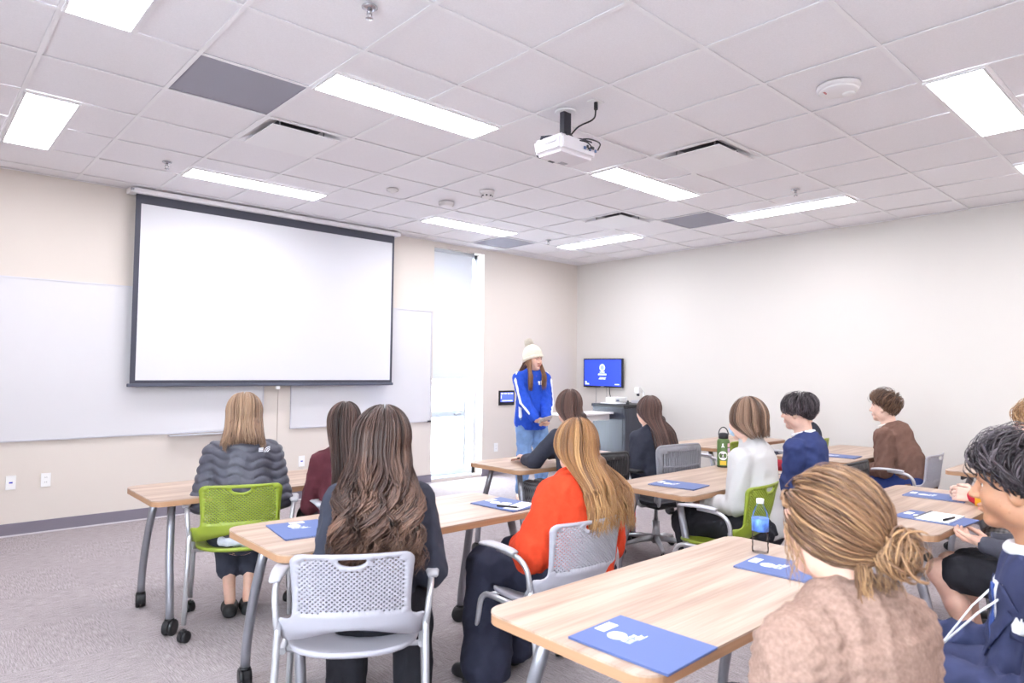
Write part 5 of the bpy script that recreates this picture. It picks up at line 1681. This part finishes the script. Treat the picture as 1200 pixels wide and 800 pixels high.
def spectacles(J, p, m):
    hc, R, k = J['head'], J['R'], J['hs']; b = B()
    for sx in (-1, 1):
        b.tube([tuple(hc + R @ np.array((sx * .032 + .021 * math.cos(a), .094 - .006 * abs(math.cos(a)), .004 + .017 * math.sin(a)))) for a in [2 * math.pi * q / 16 for q in range(16)]], .0013, 5, closed=True)
        b.tube([tuple(hc + R @ np.array(q)) for q in ((sx * .053, .09, .008), (sx * .073, .06, .008), (sx * .079, .0, .006))], .0015, 5)
    b.tube([tuple(hc + R @ np.array(q)) for q in ((-.011, .096, .008), (0, .1, .01), (.011, .096, .008))], .0013, 5)
    b.obj('spectacles', m, p)
spectacles(J, p, mat('wire_gold', (170, 140, 110), .3, .7))
hair_obj([scalp_cap(J, .011, .007, -.004), short_hair(J, 1300, 81, .0032, (.08, .12), .10, (0, -.1, 1), -.058, .006, .055, 0, .0015, .006, low_len=.6)], HB_BLK, p)

# --- person partly hidden behind the navy blazer
x, y = off(-.93, -3.95, 4, .0)
p = who('person in black jacket and red trousers, half hidden behind the navy blazer', x, y, 4)
J = skeleton(1.13, .02, 0, 0, -6, 0, .138, (-.14, .30, .60), (.14, .32, .60), knees=((-.18, .42, .52), (.12, .42, .5)), feet=((-.2, .38, .085), (.1, .4, .085)), hips=.52)
make_body(J, p, SKIN_P, {'l': ((.4, 1, -.2), (.3, 0, -1), .5)}, .016, .010, .007, face=False)
s = Sdf(); add_top(s, J, .022); s.disp = folds(63, .005, 22); sdf_obj('jacket', s, .013, BLZ, p)
s = Sdf(); add_trousers(s, J); sdf_obj('trousers', s, .014, cloth('trousers_red', (196, 62, 80)), p); shoes(J, SHOEB, p)
hair_obj([scalp_cap(J, .012, .012, -.05), short_hair(J, 374, 83, 0.0038, (.09, .13), .12)], HB_RED, p)

# --- man in brown jacket
x, y = off(-1.50, -5.05, 0, -.02)
p = who('man with short brown hair in a brown jacket and blue trousers', x, y, 0)
J = skeleton(1.255, .20, 0, 0, 0, 0, .165, (-.09, .38, .61), (.12, .40, .61), (-.4, -.7, -.4), (.4, -.7, -.4), ((-.12, .44, .51), (.12, .44, .51)), hips=.53, nk=.02)
make_body(J, p, SKIN_P, {'l': ((.3, 1, -.3), (.5, 0, -1), .6), 'r': ((-.3, 1, -.3), (-.5, 0, -1), .6)}, .013, .005, .006)
s = Sdf(); add_top(s, J, .028, arm=(.068, .062, .05), sleeve=.95, drop=.05, body=(.165, .130, .135, .10)); s.disp = folds(73, .007, 20); ring(s, J['neck'] + np.array((0, -.016, .006)), .066, .068, .014, .4); s.plane((0, 0, -1), -.44)
sdf_obj('jacket', s, .009, cloth('brown_corduroy', (112, 84, 74), bp=((700, 700, 30), .4)), p)
s = Sdf(); ring(s, J['neck'] + np.array((0, -.002, .030)), .061, .064, .011, .3); sdf_obj('shirt_collar', s, .006, cloth('shirt_cream', (240, 234, 226)), p)
s = Sdf(); add_trousers(s, J); s.disp = folds(74, .005, 26); sdf_obj('trousers', s, .011, cloth('trousers_blue', (42, 58, 112)), p); shoes(J, SHOEB, p)
face_parts(J, p, (70, 50, 40))
hair_obj([scalp_cap(J, .008, .007, .0), short_hair(J, 952, 91, 0.0030, (.05, .08), .18, (0, -.7, .7), -.05, .005, .05, .008, .004, .010)], HB_MAN, p)

# --- bun-haired woman close to the camera
x, y = off(-6.20, -6.415, 14, .05)
p = who('woman with a messy light brown bun in a taupe cable-knit sweater', x, y, 14)
J = skeleton(1.20, .04, 2, -4, -4, -2, .145, (-.15, .27, .64), (.16, .26, .64), (-.2, -1, -.3), (.2, -1, -.3), hips=.51, hs=.95, nk=.022)
make_body(J, p, SKIN, {'l': ((.3, 1, -.2), (.3, 0, -1), .5), 'r': ((-.3, 1, -.2), (-.3, 0, -1), .5)}, .012, .004, .005)
def cable_mat():
    m = bpy.data.materials.new('taupe_cable_knit'); m.use_nodes = True; nt = m.node_tree
    b = nt.nodes['Principled BSDF']; b.inputs['Roughness'].default_value = .95; b.inputs['Specular IOR Level'].default_value = .1
    tc = nt.nodes.new('ShaderNodeTexCoord'); sx = nt.nodes.new('ShaderNodeSeparateXYZ'); nt.links.new(tc.outputs['Object'], sx.inputs[0])
    def M(op, a, bb=None):
        n = nt.nodes.new('ShaderNodeMath'); n.operation = op
        for i, v in enumerate((a, bb)):
            if v is None: continue
            if isinstance(v, (int, float)): n.inputs[i].default_value = v
            else: nt.links.new(v, n.inputs[i])
        return n.outputs[0]
    X = sx.outputs[0]; Z = sx.outputs[2]; Y = sx.outputs[1]
    col = M('MULTIPLY', X, 2 * math.pi / .062)                       # columns of rope stitch
    zz = M('MULTIPLY', M('ADD', Z, M('MULTIPLY', Y, .8)), 2 * math.pi / .030)
    rope = M('SINE', M('ADD', zz, M('MULTIPLY', M('ABSOLUTE', M('SINE', M('MULTIPLY', col, .5))), 3.2)))
    env = M('POWER', M('ABSOLUTE', M('SINE', M('MULTIPLY', col, .5))), .7)
    stitch = M('MULTIPLY', M('SINE', M('MULTIPLY', X, 900)), M('SINE', M('MULTIPLY', Z, 700)))
    hgt = M('ADD', M('ADD', M('MULTIPLY', M('MULTIPLY', rope, env), .35), M('MULTIPLY', env, .6)), M('MULTIPLY', stitch, .10))
    bp = nt.nodes.new('ShaderNodeBump'); bp.inputs['Strength'].default_value = .5; bp.inputs['Distance'].default_value = .003
    nt.links.new(hgt, bp.inputs['Height']); nt.links.new(bp.outputs[0], b.inputs['Normal'])
    nz = nt.nodes.new('ShaderNodeTexNoise'); nz.inputs['Scale'].default_value = 120; nt.links.new(tc.outputs['Object'], nz.inputs['Vector'])
    cr = nt.nodes.new('ShaderNodeValToRGB'); cr.color_ramp.elements[0].color = (*lin((134, 109, 98)), 1); cr.color_ramp.elements[1].color = (*lin((156, 129, 116)), 1)
    cr.color_ramp.elements[0].position = .3; cr.color_ramp.elements[1].position = .7
    nt.links.new(nz.outputs['Fac'], cr.inputs[0]); nt.links.new(cr.outputs[0], b.inputs['Base Color'])
    return m
s = Sdf(); add_top(s, J, .042, arm=(.074, .070, .056), sleeve=.93, kb=.06); _fc = folds(83, .005, 18)
def _cable(P):
    c = np.abs(np.sin(P[..., 0] * np.pi / .056)); z = P[..., 2] + .35 * P[..., 1]
    return _fc(P) - .0026 * c - .0026 * c * np.sin(z * 2 * np.pi / .030 + 3.0 * c)
s.disp = _cable; s.plane((0, 0, -1), -.46)
ring(s, J['neck'] + np.array((0, -.012, -.045)), .080, .082, .011, .2)
sdf_obj('sweater', s, .0050, cable_mat(), p, 0)
s = Sdf(); add_trousers(s, J); sdf_obj('trousers', s, .014, BLK, p); shoes(J, SHOEB, p)
b = B(); nk = J['neck']
b.tube([tuple(nk + np.array((.066 * math.sin(a), -.008 + .07 * math.cos(a), .022 - .035 * math.cos(a)))) for a in [2 * math.pi * q / 28 for q in range(28)]], .0016, 5, closed=True).obj('necklace', mat('silver_chain', (205, 205, 210), .25, .9), p)
hair_obj([scalp_cap(J, .006, .006, -.015, val=.35)] + bun_hair(J, 3, 1500, (.028, -.122, -.04), .0028), HB_BUN, p)

# --- man in navy suit with pocket square
x, y = off(-5.33, -6.57, -16, .09)
p = who('man with wavy black hair in a navy suit with white pocket square', x, y, -16)
J = skeleton(1.225, -.05, -8, 22, -3, 0, .165, (-.17, .20, .62), (.15, .24, .62), (-.3, -1, -.3), (.3, -1, -.3), ((-.14, .44, .51), (.14, .44, .51)), hips=.53, hfwd=.055, nk=.06)
make_body(J, p, SKIN_T, {'l': ((.3, 1, -.3), (.5, 0, -1), .5), 'r': ((-.3, 1, -.3), (-.5, 0, -1), .5)}, .012, .0038, .005)
SUIT = cloth('navy_suit', (58, 63, 94), bp=(600, .25))
s = Sdf(); add_top(s, J, .030, arm=(.072, .066, .052), sleeve=.93, drop=.03); s.disp = folds(93, .007, 19); ring(s, J['neck'] + np.array((0, -.018, -.006)), .070, .070, .015, .4)
fw = J['fw']; chest = J['chest'] + fw * .13
s.plane((0, 0, -1), -.44)
sdf_obj('suit_jacket', s, .007, SUIT, p)
WSH = cloth('dress_shirt', (240, 240, 244), nz=(30, .03))
SJ = s; Rt = J['Rt']; rt = Rt @ np.array((1., 0, 0)); UP = np.array((0, .0, 1.)); OR = J['neck'] - fw * .02
s = Sdf(); ring(s, J['neck'] + np.array((0, .008, .052)), .064, .070, .015, .12); sdf_obj('shirt_collar', s, .0055, WSH, p)
decal('dress_shirt', SJ, [(-.055, -.045), (.055, -.045), (.045, -.09), (.006, -.235), (-.006, -.235), (-.045, -.09)], WSH, p, OR, rt, UP, fw, .001, .002)
decal('necktie', SJ, [(-.014, -.055), (.014, -.055), (.011, -.085), (.022, -.19), (.004, -.23), (-.004, -.23), (-.022, -.19), (-.011, -.085)], cloth('tie_blue', (60, 80, 140)), p, OR, rt, UP, fw, .004, .003)
for sx in (-1, 1):
    q = [(.050, -.040), (.082, -.062), (.108, -.098), (.083, -.104), (.096, -.122), (.060, -.185), (.006, -.255), (.0, -.24), (.030, -.125)]
    decal('lapel', SJ, [(sx * u, w) for u, w in (q if sx > 0 else q[::-1])], SUIT, p, OR, rt, UP, fw, .004, .004)
decal('pocket_square', SJ, [(-.145, -.150), (-.095, -.155), (-.094, -.135), (-.104, -.112), (-.113, -.128), (-.124, -.108), (-.135, -.127), (-.146, -.130)], WSH, p, OR, rt, UP, fw, .004, .004, .006)
decal('pocket_welt', SJ, [(-.150, -.168), (-.090, -.172), (-.090, -.154), (-.150, -.150)], SUIT, p, OR, rt, UP, fw, .004, .003)
b = B(); la = J['neck'] - rt * .066 + fw * .055 + np.array((0, 0, -.02)); lb = J['waist'] + fw * .235 + np.array((0, 0, -.03)); lc = J['neck'] + rt * .066 + fw * .055 + np.array((0, 0, -.02))
b.tube([tuple(la), tuple(la * .5 + lb * .5 + fw * .012), tuple(lb)], .003, 6).tube([tuple(lc), tuple(lc * .5 + lb * .5 + fw * .012), tuple(lb)], .003, 6)
ln = b.obj('lanyard', WSH, p)
B().box(-.045, .045, -.002, .002, -.065, 0, .001).obj('name_badge', PAPER, ln).location = tuple(lb)
s = Sdf(); add_trousers(s, J); s.disp = folds(96, .005, 24); sdf_obj('trousers', s, .012, SUIT, p); shoes(J, SHOEB, p)
face_parts(J, p, (34, 28, 28))
hair_obj([scalp_cap(J, .008, .006, .0), short_hair(J, 1500, 101, 0.0028, (.055, .095), .18, (.1, -.6, .8), -.065, .005, .05, .010, .004, .010, curlv=2)], HB_BLK, p)

# --- person in black skirt at the next table
x, y = off(-3.90, -6.40, 0, .02)
p = who('person in a black skirt with hands in lap at the far table', x, y, 0)
J = skeleton(1.22, .02, 0, -6, 0, 0, .138, (-.14, .27, .66), (.02, .28, .65), (-.3, -1, -.4), (.3, -1, -.4), ((-.12, .46, .50), (.06, .46, .50)), ((-.12, .30, .085), (.06, .34, .085)), hips=.53)
make_body(J, p, SKIN, {'l': ((.35, .9, .1), (0, -.1, 1), .75), 'r': ((-.5, .8, .1), (0, -.1, 1), .75)}, .009, .008, .0045, face=False)
s = Sdf(); add_top(s, J, .018); s.disp = folds(103, .005, 24); sdf_obj('top', s, .011, cloth('top_charcoal', (70, 70, 80)), p)
s = Sdf(); s.cone(J['pel'] + np.array((0, 0, .07)), J['pel'], .145, .165, .04, (np.array((0, 1., 0)), .78))
for a, kk in (('hl', 'kl'), ('hr', 'kr')): s.cone(J[a], J[a] + (J[kk] - J[a]) * .82, .10, .085, .06)
s.cone(J['pel'] + np.array((0, .1, .02)), (J['kl'] + J['kr']) / 2 + np.array((0, -.08, -.005)), .09, .075, .06); s.disp = folds(104, .006, 30); sdf_obj('skirt', s, .009, BLK, p)
shoes(J, SHOEB, p)
hair_obj([scalp_cap(J, .008, .012, -.05), long_hair(J, 160, .4, back_fn(J, .135), 1.1, 60, .004, 1.4, 18, 111, .005, .014)], HB_DARK, p)

# --- person with yellow sleeves, red cuffs and glasses
x, y = off(-3.08, -6.45, 0, .06)
p = who('person with ginger hair and glasses in a yellow and red sweater', x, y, 0)
J = skeleton(1.265, .20, 0, -4, 0, 0, .145, (-.20, .50, .757), (-.05, .52, .757), (-.35, -.2, -.7), (.35, -.2, -.7), hips=.53, hfwd=.05)
make_body(J, p, SKIN_P, {'l': ((.25, 1, -.02), (.9, 0, -.3), .75), 'r': ((-.25, 1, -.02), (-.9, 0, -.3), .75)}, .013, .006, .0045)
s = Sdf(); add_top(s, J, .026, arm=(.064, .062, .052), sleeve=.82, drop=.0); s.disp = folds(113, .006, 22); s.plane((0, 0, -1), -.60); sdf_obj('sweater', s, .0085, cloth('mustard_knit', (222, 160, 44), bp=((400, 400, 60), .5)), p)
RED = cloth('red_rib', (178, 40, 58))
for a, b_ in (('el', 'wl'), ('er', 'wr')):
    s = Sdf(); e = J[b_]; f = J[a]; s.cone(f + (e - f) * .76, f + (e - f) * .98, .047, .040, .01); s.disp = folds(114, .002, 80); sdf_obj('cuff', s, .006, RED, p)
s = Sdf(); s.cone(J['pel'] + np.array((0, 0, .09)), J['pel'] + np.array((0, .01, .01)), .150, .172, .03, (np.array((0, 1., 0)), .80)); sdf_obj('sweater_hem', s, .010, RED, p)
s = Sdf(); add_trousers(s, J, .016); s.disp = folds(115, .005, 26); sdf_obj('trousers', s, .011, plaid(), p); shoes(J, SHOEB, p)
face_parts(J, p, (150, 110, 80)); spectacles(J, p, mat('wire_red', (150, 70, 70), .3, .5))
hair_obj([scalp_cap(J, .008, .008, -.01), short_hair(J, 600, 121, 0.0031, (.07, .11), .16, (0, -.4, .9), -.07, -.0, .05, 0, .010, .008, curlv=8)], HB_RED, p)

# --- presenter standing in blue pullover and pompom hat
p = who('standing presenter in blue pullover, jeans and a cream pompom hat', -2.50, -1.60, 200)
J = skeleton(1.655, .01, 0, -20, -5, 3, .15, (-.045, .27, .90), (.07, .29, .88), (-.35, -.3, -.7), (.35, -.3, -.7), ((-.105, .04, .49), (.095, .03, .49)), ((-.12, .0, .085), (.11, -.03, .085)), hips=.90, hfwd=.03, size=1.08)
J['hl'] = J['pel'] + np.array((-.085, 0, -.02)); J['hr'] = J['pel'] + np.array((.085, 0, -.02))
make_body(J, p, SKIN, {'l': ((.55, .7, -.45), (.35, -.4, .85), .55), 'r': ((-.6, .7, -.35), (-.3, -.4, .85), .55)}, .011, .0048, .0045)
BLU = cloth('royal_blue_fleece', (40, 78, 186), bp=(350, .3))
s = Sdf(); add_top(s, J, .030, arm=(.068, .064, .050), sleeve=.94, drop=.03, body=(.165, .135, .138, .10)); s.disp = folds(123, .006, 20); s.plane((0, 0, -1), -.775)
SP = s; sdf_obj('pullover', s, .008, BLU, p)
s = Sdf(); ring(s, J['neck'] + np.array((0, -.012, -.005)), .074, .078, .024, .45); s.disp = folds(124, .003, 60); sdf_obj('hood_collar', s, .007, cloth('hood_red', (206, 70, 64)), p)
WST = cloth('stripe_white', (240, 242, 246), nz=(30, .02))
for sd, a, b_, c in ((-1, 'sl', 'el', 'wl'), (1, 'sr', 'er', 'wr')):
    o1 = np.array((sd * .066, .022, .030)); o2 = np.array((sd * .062, .03, .0)); o3 = np.array((sd * .045, .03, .005))
    s = Sdf(); s.chain([J['neck'] + np.array((sd * .085, .0, -.035)), J[a] + np.array((sd * .03, .012, .058)), J[a] * .8 + J[b_] * .2 + o1, J[b_] + o2, J[b_] * .35 + J[c] * .65 + o3], [.013, .014, .015, .014, .012], .01)
    sdf_obj('sleeve_stripe', s, .007, WST, p)
s = Sdf(); s.cone(J['waist'] + np.array((-.150, .045, -.02)), J['pel'] + np.array((-.165, .075, .02)), .020, .020, .01); s.cone(J['waist'] + np.array((.150, .045, -.02)), J['pel'] + np.array((.165, .075, .02)), .020, .020, .01); sdf_obj('side_panel', s, .008, WST, p)
UP = np.array((0, 0, 1.)); OR = J['chest'] * 1.0; RX = np.array((1., 0, 0)); FY = np.array((0, 1., 0))
for k in range(3): decal('chest_lettering', SP, [(-.115 + k * .034, -.02), (-.092 + k * .034, -.02), (-.090 + k * .034, .03 - .004 * k), (-.113 + k * .034, .03 - .004 * k)], WST, p, OR, RX, UP, FY, .002, .002)
for k in range(5):
    c = J['el'] * (1 - .14 * k) + J['wl'] * (.14 * k); decal('sleeve_lettering', SP, [(-.016, -.012), (.016, -.012), (.014, .012), (-.014, .012)], WST, p, c, FY, (J['el'] - J['wl']) / np.linalg.norm(J['el'] - J['wl']), (-1, .15, .2), .002, .002)
s = Sdf(); add_trousers(s, J, .010, (.068, .058, .048), (.092, .068), .93); s.disp = folds(125, .005, 22); sdf_obj('jeans', s, .009, cloth('denim_light', (116, 146, 190), nz=(14, .18)), p)
shoes(J, mat('shoe_pale', (226, 190, 170), .6), p)
face_parts(J, p, (96, 66, 48))
hc, R = J['head'], J['R']
KN = mat('cream_knit', (232, 222, 204), .95, 0, bump=((30, 30, 330), .9), spec=.1)
s = Sdf(); s.ell(hc + R @ np.array((0, -.022, .045)), (.099, .117, .118), .01, R); nn = R @ np.array((0, .42, -1.)); nn = nn / np.linalg.norm(nn); s.plane(nn, float(nn @ (hc + R @ np.array((0, .09, .040)))), .006)
s.disp = lambda P: .0025 * np.sin((P @ nn) * 330)
ht = sdf_obj('knit_hat', s, .006, KN, p)
s = Sdf(); hr = hc + R @ np.array((0, -.018, .006)); ring(s, hr, .092, .112, .017, .0, R @ rot(0, 22.8), 20); s.disp = lambda P: .002 * np.sin((P @ nn) * 330); sdf_obj('hat_cuff', s, .006, KN, ht)
r = np.random.RandomState(5); pc = hc + R @ np.array((.0, -.085, .175)); n = 900
D = r.normal(size=(n, 3)); D /= np.linalg.norm(D, axis=1, keepdims=True)
PP = pc + D[:, None, :] * np.linspace(.005, .054, 5)[None, :, None] * (.8 + .3 * r.rand(n))[:, None, None] + r.normal(size=(n, 5, 3)) * .002
V, F, sid, al = strand_mesh(PP, np.full(n, .004), .7, pc)
me = mesh_np('pompom', V, F); me.materials.append(mat('pompom_fur', (238, 232, 220), .95)); put(bpy.data.objects.new('pompom', me), ht)
bk = back_fn(J, .14)
HBP = hair_mat('hair_presenter', (74, 48, 34), (118, 82, 60), (164, 124, 94))
hair_obj([long_hair(J, 460, .52, bk, 1.1, 58, .003, 1.4, 20, 131, .0034, .010, front=dict(share=.62, span=45, y=.135, x=.080))], HBP, p)
o = B().box(-.075, .075, -.05, .05, -.002, .002).obj('handout_card', mat('printed_card', (206, 200, 196), .6, noise=(40, .2)), None, label='small printed handout held by the standing presenter', cat='card')
hp = (J['wl'] + J['wr']) / 2 + np.array((.0, .11, .015)); a = -math.radians(200)
o.location = (-2.50 + hp[0] * math.cos(a) - hp[1] * math.sin(a), -1.60 + hp[0] * math.sin(a) + hp[1] * math.cos(a), hp[2]); o.rotation_euler = (.6, .25, a)
